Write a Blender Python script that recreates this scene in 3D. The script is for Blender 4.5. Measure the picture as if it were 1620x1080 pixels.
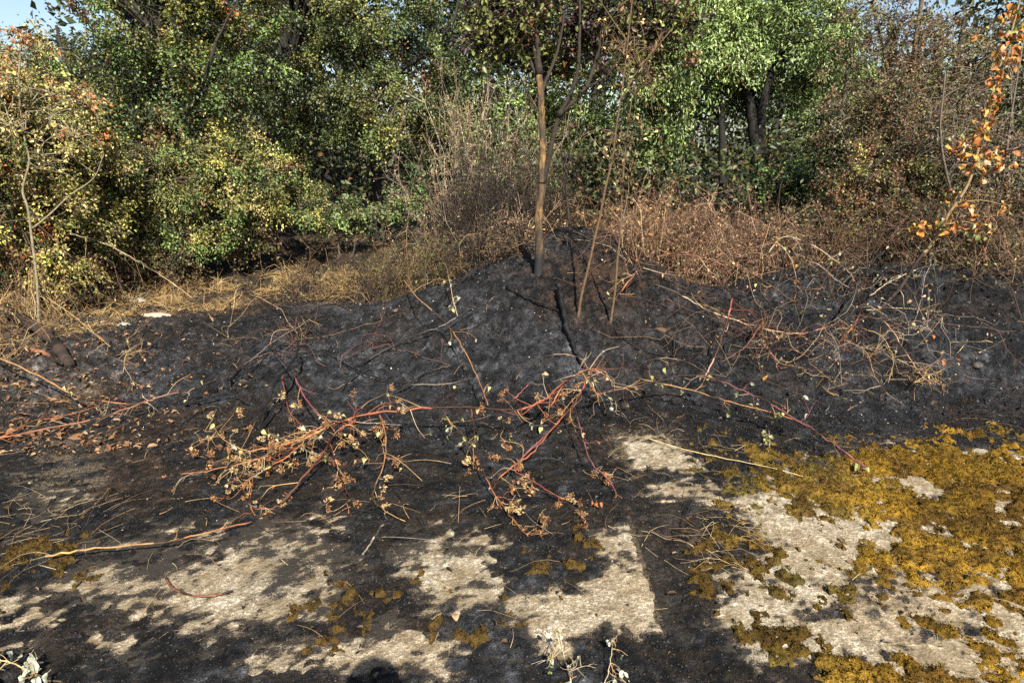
import bpy, math, zlib
import numpy as np
from mathutils import Vector

# ------------------------------------------------------------------ camera, sky, sun, exposure
for o in list(bpy.data.objects):
    bpy.data.objects.remove(o)
scene = bpy.context.scene
COL = scene.collection
W, H, FPX = 1620.0, 1080.0, 1055.0            # the photograph's frame, focal length in its pixels
PITCH = math.radians(16.4)
EYE = np.array([0.0, 0.0, 1.6])
cam_data = bpy.data.cameras.new("camera")
cam = bpy.data.objects.new("camera", cam_data)
COL.objects.link(cam)
cam.location = EYE
cam.rotation_euler = (math.radians(90) - PITCH, 0, 0)
cam_data.sensor_width = 36.0
cam_data.lens = 36.0 * FPX / W
cam_data.clip_start = 0.02
cam_data.clip_end = 600
scene.camera = cam

SUN_TO = Vector((0.178, -0.721, 0.669)).normalized()      # towards the sun: behind the camera, to the right
world = bpy.data.worlds.new("World")
scene.world = world
world.use_nodes = True
wn, wl = world.node_tree.nodes, world.node_tree.links
sky_tex = wn.new("ShaderNodeTexSky")
sky_tex.sky_type = 'NISHITA'
sky_tex.sun_disc = False
sky_tex.sun_elevation = math.asin(SUN_TO.z)
sky_tex.sun_rotation = math.atan2(SUN_TO.x, SUN_TO.y)
sky_tex.air_density = 1.0
sky_tex.dust_density = 1.2
bg = wn["Background"]
wl.new(sky_tex.outputs[0], bg.inputs[0])
bg.inputs[1].default_value = 0.06

sun_data = bpy.data.lights.new("sun", 'SUN')
sun_data.energy = 5.0
sun_data.angle = math.radians(0.5)
sun_data.color = (1.0, 0.94, 0.83)
sun = bpy.data.objects.new("sun", sun_data)
COL.objects.link(sun)
sun.rotation_euler = SUN_TO.to_track_quat('Z', 'Y').to_euler()
sun.location = (4, -8, 12)

vs = scene.view_settings
vs.view_transform = 'Standard'
vs.look = 'None'
vs.exposure = 1.5
vs.gamma = 1.0
vs.use_curve_mapping = False
scene.cycles.max_bounces = 5
scene.cycles.diffuse_bounces = 1
scene.cycles.transmission_bounces = 3
scene.cycles.transparent_max_bounces = 6
scene.cycles.use_denoising = False

# ------------------------------------------------------------------ numeric helpers
rng = np.random.default_rng(7)
FWD = np.array([0, math.cos(PITCH), -math.sin(PITCH)])
UPV = np.array([0, math.sin(PITCH), math.cos(PITCH)])
RGT = np.array([1.0, 0, 0])


def reseed(text):
    """each thing keeps its own shape when others change"""
    global rng
    rng = np.random.default_rng(zlib.crc32(text.encode()))


def sstep(a, b, x):
    t = np.clip((x - a) / (b - a), 0, 1)
    return t * t * (3 - 2 * t)


def _hash(ix, iy, s):
    h = (ix.astype(np.int64) * 374761393 + iy.astype(np.int64) * 668265263 + s * 1442695041) & 0xFFFFFFFF
    h = ((h ^ (h >> 13)) * 1274126177) & 0xFFFFFFFF
    h = h ^ (h >> 16)
    return (h & 0xFFFFFF) / float(0xFFFFFF)


def vnoise(x, y, s=0):
    x0, y0 = np.floor(x), np.floor(y)
    fx, fy = x - x0, y - y0
    fx, fy = fx * fx * (3 - 2 * fx), fy * fy * (3 - 2 * fy)
    a, b = _hash(x0, y0, s), _hash(x0 + 1, y0, s)
    c, d = _hash(x0, y0 + 1, s), _hash(x0 + 1, y0 + 1, s)
    return (a * (1 - fx) + b * fx) * (1 - fy) + (c * (1 - fx) + d * fx) * fy


def fbm(x, y, f, octv=4, s=0, gain=0.5):
    t, a, n = 0, 1.0, 0.0
    for i in range(octv):
        t = t + a * vnoise(x * f + 17.3 * i, y * f - 9.1 * i, s + i)
        n += a
        a *= gain
        f *= 2.03
    return t / n


def terrain(x, y):
    x, y = np.asarray(x, float), np.asarray(y, float)
    A = 0.10 + 0.56 * np.exp(-((x - 0.35) / 1.25) ** 2) + 0.42 * sstep(0.9, 3.0, x)
    front = 3.75 + 0.25 * sstep(0.5, 3, x) - 0.10 * np.exp(-((x + 1.5) / 1.0) ** 2)
    up = sstep(front, front + 1.9, y)
    back = 1 - 0.62 * sstep(5.9, 7.4, y)
    z = A * up * back
    z = z + 0.10 * (fbm(x, y, 0.8, 2, 3) - 0.5) * sstep(3.7, 4.6, y)
    z = z + 0.25 * sstep(6.6, 9, y)
    z = z + 0.34 * np.exp(-(((x - 0.85) / 0.75) ** 2 + ((y - 6.35) / 0.75) ** 2))
    # dark hollow behind the shoulder of the mound, right of the tree
    z = z - 0.30 * np.exp(-(((x - 1.75) / 0.42) ** 2 + ((y - 6.3) / 0.4) ** 2))
    z = z - 0.25 * np.exp(-(((x + 0.9) / 0.7) ** 2 + ((y - 6.9) / 0.5) ** 2))
    # burrow at the right edge
    z = z - 0.16 * np.exp(-(((x - 3.30) / 0.22) ** 2 + ((y - 4.42) / 0.10) ** 2))
    return z


def raydir(u, v):
    return FWD + RGT * ((u - W / 2) / FPX) + UPV * ((H / 2 - v) / FPX)


_T = np.concatenate([np.linspace(1.2, 9, 1600), np.linspace(9.01, 40, 800)])


def G(u, v, h=0.0):
    """the place h metres above the ground that the photograph shows at pixel u, v"""
    d = raydir(u, v)
    p = EYE + _T[:, None] * d
    below = p[:, 2] <= terrain(p[:, 0], p[:, 1]) + h
    i = int(np.argmax(below)) if below.any() else len(_T) - 1
    return p[i]


def At(u, v, Y):
    d = raydir(u, v)
    return EYE + d * (Y / d[1])


def unit(a):
    return a / (np.linalg.norm(a, axis=-1, keepdims=True) + 1e-9)


class MB:
    """collects verts, faces and a colour per face and links them as one mesh object"""
    def __init__(self):
        self.v, self.f, self.c, self.n = [], [], [], 0

    def add(self, verts, faces, col):
        verts = np.asarray(verts, np.float32).reshape(-1, 3)
        faces = np.asarray(faces, np.int64)
        col = np.asarray(col, np.float32)
        if col.ndim == 1:
            col = np.tile(col, (len(faces), 1))
        self.v.append(verts)
        self.f.append(faces + self.n)
        self.c.append(col)
        self.n += len(verts)

    def mesh(self, name, mats, origin=(0, 0, 0), smooth=False, pcol=None):
        me = bpy.data.meshes.new(name)
        if not self.v:
            return me
        v = np.concatenate(self.v) - np.asarray(origin, np.float32)
        me.vertices.add(len(v))
        me.vertices.foreach_set("co", v.astype(np.float32).ravel())
        loops = np.concatenate([f.ravel() for f in self.f])
        tot = np.concatenate([np.full(len(f), f.shape[1]) for f in self.f])
        start = np.concatenate([[0], np.cumsum(tot)[:-1]])
        me.loops.add(len(loops))
        me.loops.foreach_set("vertex_index", loops.astype(np.int32))
        me.polygons.add(len(tot))
        me.polygons.foreach_set("loop_start", start.astype(np.int32))
        me.polygons.foreach_set("loop_total", tot.astype(np.int32))
        if smooth:
            me.polygons.foreach_set("use_smooth", np.ones(len(tot), bool))
        at = me.attributes.new("col", 'FLOAT_COLOR', 'FACE' if pcol is None else 'POINT')
        c = np.concatenate(self.c) if pcol is None else np.asarray(pcol, np.float32)
        c = c.reshape(-1, c.shape[-1])
        at.data.foreach_set("color", (c if c.shape[1] == 4 else np.concatenate([c, np.ones((len(c), 1), np.float32)], 1)).astype(np.float32).ravel())
        me.update(calc_edges=True)
        me.materials.append(mats)
        return me

    def build(self, name, mat, parent=None, origin=(0, 0, 0), smooth=False, pcol=None):
        me = self.mesh(name, mat, origin, smooth, pcol)
        return link(name, me, parent, origin)


def link(name, me, parent=None, origin=(0, 0, 0)):
    o = bpy.data.objects.new(name, me)
    COL.objects.link(o)
    if parent is not None:
        o.parent = parent
        o.location = np.asarray(origin) - np.asarray(parent.location)
    else:
        o.location = origin
    return o


def thing(name, label, cat, loc=(0, 0, 0), group=None):
    o = bpy.data.objects.new(name, None)
    COL.objects.link(o)
    o.location = loc
    o.empty_display_size = 0.1
    return tag(o, label, cat, group)


def tag(o, label=None, cat=None, group=None, kind=None):
    if label: o["label"] = label
    if cat: o["category"] = cat
    if group: o["group"] = group
    if kind: o["kind"] = kind
    return o


def tubes(mb, P, R, sides, col, cap=False):
    """P [n,k,3], R [n,k]; col [3], [n,3] or [n,k-1,3]"""
    P, R = np.asarray(P, float), np.asarray(R, float)
    n, k, _ = P.shape
    T = np.empty_like(P)
    T[:, 1:-1] = P[:, 2:] - P[:, :-2]
    T[:, 0] = P[:, 1] - P[:, 0]
    T[:, -1] = P[:, -1] - P[:, -2]
    T = unit(T)
    mean = unit(P[:, -1] - P[:, 0])
    ref = np.where(np.abs(mean[:, 2:3]) < 0.75, np.array([[0, 0, 1.0]]), np.array([[1.0, 0.13, 0]]))
    ref = np.repeat(ref[:, None, :], k, 1)
    A = unit(np.cross(T, ref))
    B = np.cross(T, A)
    ang = np.arange(sides) * 2 * math.pi / sides
    ring = A[:, :, None, :] * np.cos(ang)[None, None, :, None] + B[:, :, None, :] * np.sin(ang)[None, None, :, None]
    V = P[:, :, None, :] + ring * R[:, :, None, None]
    i = np.arange(n)[:, None, None] * (k * sides)
    j = np.arange(k - 1)[None, :, None] * sides
    s = np.arange(sides)[None, None, :]
    s2 = (s + 1) % sides
    F = np.stack([i + j + s, i + j + s2, i + j + sides + s2, i + j + sides + s], -1)
    col = np.asarray(col, float)
    if col.ndim == 1:
        C = np.broadcast_to(col, (n, k - 1, sides, 3))
    elif col.ndim == 2:
        C = np.broadcast_to(col[:, None, None, :], (n, k - 1, sides, 3))
    else:
        C = np.broadcast_to(col[:, :, None, :], (n, k - 1, sides, 3))
    base = mb.n
    mb.add(V.reshape(-1, 3), F.reshape(-1, 4), C.reshape(-1, 3))
    if cap:
        for q in range(n):
            a = base + q * k * sides
            f1 = np.array([[a + t for t in range(sides)][::-1]]) - mb.n
            f2 = np.array([[a + (k - 1) * sides + t for t in range(sides)]]) - mb.n
            mb.add(np.zeros((0, 3)), f1, C[q, 0, 0])
            mb.add(np.zeros((0, 3)), f2, C[q, -1, 0])


def leaves(mb, pos, dirv, nrm, L, Wd, col, detail=0, fold=0.25):
    pos, d = np.asarray(pos, float), unit(np.asarray(dirv, float))
    n_ = np.asarray(nrm, float)
    side = unit(np.cross(d, n_))
    up = np.cross(side, d)
    n = len(pos)
    L, Wd = np.broadcast_to(L, (n,))[:, None], np.broadcast_to(Wd, (n,))[:, None]
    b = pos
    if detail == 0:
        t = pos + d * L - up * L * 0.12
        r = pos + d * L * 0.45 + side * Wd * 0.5 + up * Wd * fold
        l = pos + d * L * 0.45 - side * Wd * 0.5 + up * Wd * fold
        V = np.stack([b, r, t, l], 1)
        i = np.arange(n)[:, None] * 4
        F = np.concatenate([i + np.array([[0, 1, 2]]), i + np.array([[0, 2, 3]])], 1).reshape(-1, 3)
        C = np.repeat(col, 2, 0)
    else:
        t = pos + d * L - up * L * 0.22
        V = [b]
        for (a, w, dr) in ((0.28, 0.42, 0.02), (0.66, 0.36, -0.07)):
            V.append(pos + d * L * a + side * Wd * w + up * (Wd * fold + L * dr))
        V.append(t)
        for (a, w, dr) in ((0.66, 0.36, -0.07), (0.28, 0.42, 0.02)):
            V.append(pos + d * L * a - side * Wd * w + up * (Wd * fold + L * dr))
        V = np.stack(V, 1)
        i = np.arange(n)[:, None] * 6
        F = np.concatenate([i + np.array([[0, 1, 2, 3]]), i + np.array([[0, 3, 4, 5]])], 1).reshape(-1, 4)
        C = np.repeat(col, 2, 0)
    mb.add(V.reshape(-1, 3), F, C)


def palette(cols, wts, n):
    cols, wts = np.asarray(cols, float), np.asarray(wts, float)
    return cols[rng.choice(len(cols), n, p=wts / wts.sum())]


def catmull(pts, sub=6):
    P = np.asarray(pts, float)
    P = np.vstack([2 * P[0] - P[1], P, 2 * P[-1] - P[-2]])
    out = []
    for i in range(1, len(P) - 2):
        p0, p1, p2, p3 = P[i - 1], P[i], P[i + 1], P[i + 2]
        for t in np.linspace(0, 1, sub, endpoint=False):
            out.append(0.5 * ((2 * p1) + (-p0 + p2) * t + (2 * p0 - 5 * p1 + 4 * p2 - p3) * t * t
                              + (-p0 + 3 * p1 - 3 * p2 + p3) * t ** 3))
    out.append(P[-2])
    return np.array(out)


# ------------------------------------------------------------------ materials
def newmat(name):
    m = bpy.data.materials.new(name)
    m.use_nodes = True
    nt = m.node_tree
    return m, nt.nodes, nt.links, nt.nodes["Principled BSDF"]


def attr(n):
    a = n.new("ShaderNodeAttribute")
    a.attribute_name = "col"
    return a.outputs["Color"]


def noise(n, l, scale, detail=4, rough=0.6, vec=None):
    t = n.new("ShaderNodeTexNoise")
    t.inputs["Scale"].default_value = scale
    t.inputs["Detail"].default_value = detail
    t.inputs["Roughness"].default_value = rough
    if vec is not None:
        l.new(vec, t.inputs["Vector"])
    return t.outputs["Fac"]


def geo(n):
    return n.new("ShaderNodeNewGeometry").outputs["Position"]


def ramp(n, l, fac, stops):
    r = n.new("ShaderNodeValToRGB")
    e = r.color_ramp.elements
    while len(e) < len(stops):
        e.new(0.5)
    for q, (p, c) in zip(e, stops):
        q.position = p
        q.color = (c, c, c, 1) if not isinstance(c, tuple) else (*c, 1)
    l.new(fac, r.inputs[0])
    return r.outputs[0]


def mix(n, l, fac, a, b, mode='MIX'):
    m = n.new("ShaderNodeMix")
    m.data_type = 'RGBA'
    m.blend_type = mode
    for s, i in ((fac, 0), (a, 6), (b, 7)):
        if isinstance(s, (int, float)):
            m.inputs[i].default_value = s
        elif isinstance(s, tuple):
            m.inputs[i].default_value = (*s, 1)
        else:
            l.new(s, m.inputs[i])
    return m.outputs[2]


def bump(n, l, hgt, strength, dist, b):
    q = n.new("ShaderNodeBump")
    q.inputs["Strength"].default_value = strength
    q.inputs["Distance"].default_value = dist
    l.new(hgt, q.inputs["Height"])
    l.new(q.outputs[0], b.inputs["Normal"])


def mth(n, l, a, k):
    q = n.new("ShaderNodeMath")
    q.operation = 'ADD'
    l.new(a, q.inputs[0])
    q.inputs[1].default_value = k
    return q.outputs[0]


def leaf_material(name, trans, rough):
    m, n, l, b = newmat(name)
    c = attr(n)
    v = noise(n, l, 60, 2, 0.5, geo(n))
    c = mix(n, l, 1.0, c, ramp(n, l, v, [(0.3, 0.72), (0.7, 1.2)]), 'MULTIPLY')
    l.new(c, b.inputs["Base Color"])
    b.inputs["Roughness"].default_value = rough
    b.inputs["Specular IOR Level"].default_value = 0.3
    tr = n.new("ShaderNodeBsdfTranslucent")
    l.new(mix(n, l, 1.0, c, (1.25, 1.2, 0.6), 'MULTIPLY'), tr.inputs[0])
    ms = n.new("ShaderNodeMixShader")
    ms.inputs[0].default_value = trans
    l.new(b.outputs[0], ms.inputs[1])
    l.new(tr.outputs[0], ms.inputs[2])
    l.new(ms.outputs[0], n["Material Output"].inputs[0])
    return m


M_leaf = leaf_material("living_leaf", 0.18, 0.45)
M_dry = leaf_material("dry_leaf", 0.18, 0.75)


def stem_material(name, scale, contrast, rough, bs):
    m, n, l, b = newmat(name)
    c = attr(n)
    p = geo(n)
    v = noise(n, l, scale, 5, 0.7, p)
    c = mix(n, l, 1.0, c, ramp(n, l, v, [(0.28, 1 - contrast), (0.72, 1 + contrast * 0.6)]), 'MULTIPLY')
    l.new(c, b.inputs["Base Color"])
    b.inputs["Roughness"].default_value = rough
    b.inputs["Specular IOR Level"].default_value = 0.3
    bump(n, l, noise(n, l, scale * 2, 4, 0.7, p), 0.6, bs, b)
    return m


M_stem = stem_material("dry_stem", 70, 0.45, 0.65, 0.004)
M_bark = stem_material("bark", 28, 0.55, 0.85, 0.012)
M_char = stem_material("charred_wood", 45, 0.7, 0.6, 0.01)

# the burnt trunk: olive bark, black from the ground up to a ragged line
M_trunk, n, l, b = newmat("scorched_bark")
p = geo(n)
sx = n.new("ShaderNodeSeparateXYZ"); l.new(p, sx.inputs[0])
v1 = noise(n, l, 9, 5, 0.7, p)
stretch = n.new("ShaderNodeMapping"); stretch.inputs["Scale"].default_value = (50, 50, 9)
l.new(p, stretch.inputs[0])
v2 = noise(n, l, 1.0, 5, 0.7, stretch.outputs[0])
olive = mix(n, l, ramp(n, l, v1, [(0.35, 0.0), (0.65, 1.0)]), (0.27, 0.15, 0.048), (0.10, 0.062, 0.024))
olive = mix(n, l, 1.0, olive, ramp(n, l, v2, [(0.38, 0.12), (0.5, 0.7), (0.64, 1.3)]), 'MULTIPLY')
band = n.new("ShaderNodeMapping"); band.inputs["Scale"].default_value = (4, 4, 5)
l.new(p, band.inputs[0])
olive = mix(n, l, ramp(n, l, noise(n, l, 1.0, 4, 0.6, band.outputs[0]), [(0.44, 0.0), (0.60, 0.9)]), olive, (0.018, 0.014, 0.010))
ad = n.new("ShaderNodeMath"); ad.operation = 'MULTIPLY_ADD'
l.new(v1, ad.inputs[0]); ad.inputs[1].default_value = -0.55; l.new(sx.outputs[2], ad.inputs[2])
char_fac = ramp(n, l, ad.outputs[0], [(0.46, 1.0), (0.58, 0.55), (0.80, 0.0)])
l.new(mix(n, l, char_fac, olive, (0.0045, 0.004, 0.004)), b.inputs["Base Color"])
b.inputs["Roughness"].default_value = 0.8
bump(n, l, v2, 0.7, 0.01, b)

# burnt soil: colour per face (char, scorched earth, ash) with fine grain
M_soil, n, l, b = newmat("burnt_soil")
p = geo(n)
c = attr(n)
g1, g2 = noise(n, l, 170, 4, 0.8, p), noise(n, l, 48, 5, 0.75, p)
c = mix(n, l, 1.0, c, ramp(n, l, g1, [(0.35, 0.3), (0.65, 2.0)]), 'MULTIPLY')
c = mix(n, l, 1.0, c, ramp(n, l, g2, [(0.35, 0.4), (0.65, 1.8)]), 'MULTIPLY')
vo = n.new("ShaderNodeTexVoronoi"); vo.inputs["Scale"].default_value = 130; l.new(p, vo.inputs["Vector"])
sp = n.new("ShaderNodeSeparateColor"); l.new(vo.outputs["Color"], sp.inputs[0])
speck = ramp(n, l, sp.outputs[0], [(0.965, 0.0), (0.975, 0.5)])
near = ramp(n, l, vo.outputs["Distance"], [(0.28, 1.0), (0.34, 0.0)])
sf = n.new("ShaderNodeMath"); sf.operation = 'MULTIPLY'; l.new(speck, sf.inputs[0]); l.new(near, sf.inputs[1])
c = mix(n, l, sf.outputs[0], c, (0.20, 0.19, 0.175))
vo2 = n.new("ShaderNodeTexVoronoi"); vo2.inputs["Scale"].default_value = 62; l.new(p, vo2.inputs["Vector"])
sp2 = n.new("ShaderNodeSeparateColor"); l.new(vo2.outputs["Color"], sp2.inputs[0])
near2 = ramp(n, l, vo2.outputs["Distance"], [(0.16, 1.0), (0.30, 0.0)])
sf2 = n.new("ShaderNodeMath"); sf2.operation = 'MULTIPLY'
l.new(ramp(n, l, sp2.outputs[0], [(0.80, 0.0), (0.90, 0.55)]), sf2.inputs[0]); l.new(near2, sf2.inputs[1])
c = mix(n, l, sf2.outputs[0], c, (0.085, 0.083, 0.082))
va = n.new("ShaderNodeAttribute"); va.attribute_name = "col"
grit = mix(n, l, 0.5, noise(n, l, 55, 6, 0.85, p), noise(n, l, 210, 3, 0.8, p))
g_a = n.new("ShaderNodeMath"); g_a.operation = 'MULTIPLY_ADD'
l.new(va.outputs["Alpha"], g_a.inputs[0]); g_a.inputs[1].default_value = 0.9; g_a.inputs[2].default_value = -2.12
g_b = n.new("ShaderNodeMath"); g_b.operation = 'MULTIPLY_ADD'
l.new(grit, g_b.inputs[0]); g_b.inputs[1].default_value = 3.4; l.new(g_a.outputs[0], g_b.inputs[2])
c = mix(n, l, ramp(n, l, g_b.outputs[0], [(0.45, 0.0), (0.62, 0.85)]), c, (0.22, 0.165, 0.10))
l.new(c, b.inputs["Base Color"])
b.inputs["Roughness"].default_value = 0.55
b.inputs["Specular IOR Level"].default_value = 0.18
h = mix(n, l, 0.5, g1, g2)
bump(n, l, h, 1.0, 0.035, b)

# old concrete with aggregate, lichen and soot stains
M_conc, n, l, b = newmat("weathered_concrete")
p = geo(n)
big, mid_, fine = noise(n, l, 1.7, 6, 0.65, p), noise(n, l, 11, 6, 0.7, p), noise(n, l, 190, 3, 0.7, p)
c = mix(n, l, ramp(n, l, big, [(0.35, 0.0), (0.65, 1.0)]), (0.38, 0.305, 0.205), (0.50, 0.45, 0.36))
c = mix(n, l, ramp(n, l, mid_, [(0.45, 0.0), (0.60, 0.75)]), c, (0.19, 0.145, 0.085))
vo = n.new("ShaderNodeTexVoronoi"); vo.inputs["Scale"].default_value = 75; l.new(p, vo.inputs["Vector"])
sp = n.new("ShaderNodeSeparateColor"); l.new(vo.outputs["Color"], sp.inputs[0])
c = mix(n, l, 0.75, c, ramp(n, l, sp.outputs[0], [(0.0, 0.45), (0.6, 0.95), (0.9, 1.0), (1.0, 1.6)]), 'MULTIPLY')
c = mix(n, l, 1.0, c, ramp(n, l, fine, [(0.36, 0.30), (0.58, 1.22)]), 'MULTIPLY')
lich = noise(n, l, 34, 6, 0.8, p)
c = mix(n, l, ramp(n, l, lich, [(0.50, 0.0), (0.60, 0.8)]), c, (0.115, 0.088, 0.05))
c = mix(n, l, ramp(n, l, noise(n, l, 3.2, 5, 0.7, p), [(0.5, 0.0), (0.62, 0.5)]), c, (0.13, 0.095, 0.045))
soot = mix(n, l, 0.5, noise(n, l, 55, 6, 0.85, p), noise(n, l, 210, 3, 0.8, p))
dust = n.new("ShaderNodeMath"); dust.operation = 'MULTIPLY_ADD'
l.new(soot, dust.inputs[0]); dust.inputs[1].default_value = 3.4
half = n.new("ShaderNodeMath"); half.operation = 'MULTIPLY_ADD'
l.new(attr(n), half.inputs[0]); half.inputs[1].default_value = 0.9; half.inputs[2].default_value = -0.98
l.new(half.outputs[0], dust.inputs[2])
c = mix(n, l, ramp(n, l, dust.outputs[0], [(0.66, 0.0), (0.95, 0.6)]), c, (0.095, 0.070, 0.040))
c = mix(n, l, ramp(n, l, mth(n, l, dust.outputs[0], -0.7), [(0.52, 0.0), (0.66, 0.95)]), c, (0.014, 0.012, 0.0105))
l.new(c, b.inputs["Base Color"])
b.inputs["Roughness"].default_value = 0.9
b.inputs["Specular IOR Level"].default_value = 0.2
bump(n, l, mix(n, l, 0.5, mix(n, l, 0.5, fine, lich), vo.outputs["Distance"]), 1.0, 0.007, b)

# dry golden moss
M_moss, n, l, b = newmat("dry_moss")
p = geo(n)
c = attr(n)
f1, f2 = noise(n, l, 220, 3, 0.75, p), noise(n, l, 38, 5, 0.7, p)
c = mix(n, l, 1.0, c, ramp(n, l, f1, [(0.3, 0.35), (0.7, 1.5)]), 'MULTIPLY')
c = mix(n, l, 1.0, c, ramp(n, l, f2, [(0.36, 0.18), (0.5, 0.9), (0.68, 1.5)]), 'MULTIPLY')
c = mix(n, l, ramp(n, l, noise(n, l, 14, 5, 0.7, p), [(0.50, 0.0), (0.64, 0.5)]), c, (0.06, 0.042, 0.010))
l.new(c, b.inputs["Base Color"])
b.inputs["Roughness"].default_value = 0.95
b.inputs["Specular IOR Level"].default_value = 0.1
bump(n, l, mix(n, l, 0.6, f2, f1), 1.0, 0.04, b)

# ------------------------------------------------------------------ the ground
def project(x, y, z):
    d = np.stack([x, y, z - EYE[2]], -1)
    w = d @ FWD
    w = np.where(w < 0.3, 0.3, w)
    return W / 2 + FPX * (d @ RGT) / w, H / 2 - FPX * (d @ UPV) / w


def sdist(u, v, poly):
    poly = np.asarray(poly, float)
    best = np.full(u.shape, 1e9)
    inside = np.zeros(u.shape, bool)
    for (x0, y0), (x1, y1) in zip(poly, np.roll(poly, -1, 0)):
        dx, dy = x1 - x0, y1 - y0
        t = np.clip(((u - x0) * dx + (v - y0) * dy) / (dx * dx + dy * dy + 1e-9), 0, 1)
        best = np.minimum(best, np.hypot(u - x0 - t * dx, v - y0 - t * dy))
        c_ = ((y0 > v) != (y1 > v)) & (u < dx * (v - y0) / (dy if dy else 1e-9) + x0)
        inside ^= c_
    return np.where(inside, best, -best)


# patches where bare concrete shows through the char, as outlines on the ground
CRISP = {6: 2.6, 7: 2.4, 11: 1.5}            # outlines that keep their straight slab edges
BARE = [
    [(95, 905), (180, 880), (300, 862), (420, 848), (520, 852), (548, 900), (535, 955), (470, 985), (380, 1000), (300, 985), (200, 975), (130, 955)],
    [(150, 1012), (205, 1000), (232, 1018), (190, 1045), (160, 1036)],
    [(-40, 975), (40, 965), (90, 985), (60, 1005), (-40, 1012)],
    [(400, 1005), (470, 980), (505, 1010), (470, 1052), (400, 1045)],
    [(530, 1030), (620, 1010), (710, 1030), (690, 1068), (560, 1072)],
    [(640, 885), (720, 850), (772, 880), (760, 940), (680, 955)],
    [(800, 960), (880, 935), (950, 910), (945, 850), (985, 826), (1025, 835), (1080, 1006), (960, 1002), (905, 1018), (890, 1055), (840, 1012), (805, 990)],
    [(965, 686), (1045, 684), (1120, 730), (1095, 756), (990, 752)],
    [(1030, 766), (1150, 772), (1120, 796), (1040, 792)],
    [(1045, 800), (1075, 800), (1095, 890), (1070, 885)],
    [(30, 770), (110, 705), (165, 712), (120, 780), (70, 800)],
    [(1150, 790), (1230, 742), (1420, 706), (2300, 745), (2600, 1100), (1215, 1100), (1185, 1030), (1105, 975), (1150, 930), (1190, 880)],
]
MOSS = [
    [(1150, 775), (1230, 735), (1300, 722), (1420, 703), (2300, 740), (2300, 850), (1580, 806), (1640, 850), (2300, 1060), (1560, 930), (1480, 905), (1420, 900), (1345, 928), (1350, 870), (1430, 856), (1400, 838), (1330, 830), (1300, 800), (1200, 790), (1180, 800)],
    [(1455, 985), (1530, 998), (1700, 1060), (1700, 1090), (1540, 1042)],
    [(1300, 1028), (1400, 1033), (1500, 1058), (1640, 1100), (1310, 1100)],
    [(1190, 992), (1240, 985), (1270, 1020), (1210, 1024)],
]
MOSS_THIN = [
    [(1105, 855), (1175, 815), (1210, 862), (1330, 915), (1400, 930), (1350, 968), (1270, 946), (1200, 950), (1150, 965), (1100, 925)],
    [(450, 960), (540, 925), (610, 960), (570, 1015), (480, 1035)],
    [(600, 940), (700, 950), (810, 985), (790, 1025), (640, 1005)],
    [(0, 870), (120, 850), (150, 900), (40, 930), (0, 930)],
    [(1120, 700), (1230, 715), (1210, 760), (1120, 760)],
    [(860, 860), (940, 850), (950, 900), (870, 920)],
]
MOSS_GAPS = [
    [(1415, 768), (1450, 760), (1500, 772), (1480, 786), (1430, 782)],
    [(1490, 838), (1540, 850), (1600, 872), (1570, 876), (1500, 858)],
    [(1572, 812), (1640, 828), (1640, 845), (1590, 832)],
    [(1560, 766), (1620, 772), (1590, 780)],
]


def axis(lo, hi, d, far_lo, far_hi):
    core = np.arange(lo, hi, d)
    left, right = [], []
    q, s = lo, d
    while q > far_lo:
        s *= 1.22
        q -= s
        left.append(q)
    q, s = core[-1], d
    while q < far_hi:
        s *= 1.16
        q += s
        right.append(q)
    return np.concatenate([left[::-1], core, right])


gx = axis(-4.6, 4.8, 0.0155, -260, 260)
gy = axis(1.35, 6.9, 0.0145, -160, 420)
X, Y_ = np.meshgrid(gx, gy)
Z0 = terrain(X, Y_)
U, V = project(X, Y_, np.zeros_like(X))
nearz = (Y_ > 1.0) & (Y_ < 4.4) & (np.abs(X) < 5.2)
E = np.full(X.shape, -60.0)
for i_, poly in enumerate(BARE):
    e = np.full(X.shape, -60.0)
    e[nearz] = sdist(U[nearz], V[nearz], poly) * CRISP.get(i_, 1.0)
    E = np.maximum(E, e)
fA = fbm(X * 0.6 + 0.25 * Y_, Y_ * 1.5 - 0.2 * X, 5.0, 5, 11, 0.66)
fB = fbm(X * 0.8, Y_, 32, 2, 31, 0.7)
fC = fbm(X * 0.8, Y_ * 1.5, 1.9, 4, 41, 0.6)
Ebare = np.clip(E / 34.0, -2.0, 1.5) + 4.2 * (fA - 0.50) + 3.6 * (fB - 0.5) + 2.2 * (fC - 0.52) + 0.25 * sstep(900, 600, U) * (E > -30)
cover = np.clip(-Ebare, -1.2, 1.5)
flat = 1 - sstep(3.55, 3.9, Y_)
lump = np.abs(fbm(X, Y_, 11, 4, 57, 0.62) - 0.5) * 2
rough = 0.024 * (fbm(X, Y_, 5, 4, 51, 0.6) - 0.5) + 0.050 * (fbm(X, Y_, 30, 3, 71, 0.8) - 0.5) - 0.022 * (lump - 0.2) + 0.011 * (rng.random(X.shape) - 0.5)
pits = np.clip(fbm(X, Y_, 4.5, 3, 91) - 0.60, 0, 1) * 0.30
Zs = Z0 + rough * (0.30 + 0.92 * sstep(3.2, 4.2, Y_)) - pits * sstep(3.3, 4.4, Y_) + flat * 0.0085 * cover
farm = sstep(7, 9, np.abs(Y_ - 3.5)) + sstep(5, 8, np.abs(X))
Zs = Zs + 0.15 * np.clip(farm, 0, 1) * (fbm(X, Y_, 0.4, 3, 5) - 0.5)
Zs = np.where(Y_ < 1.2, np.minimum(Zs, 0.0) - 0.02 * sstep(1.2, 0.6, Y_), Zs)

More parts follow.
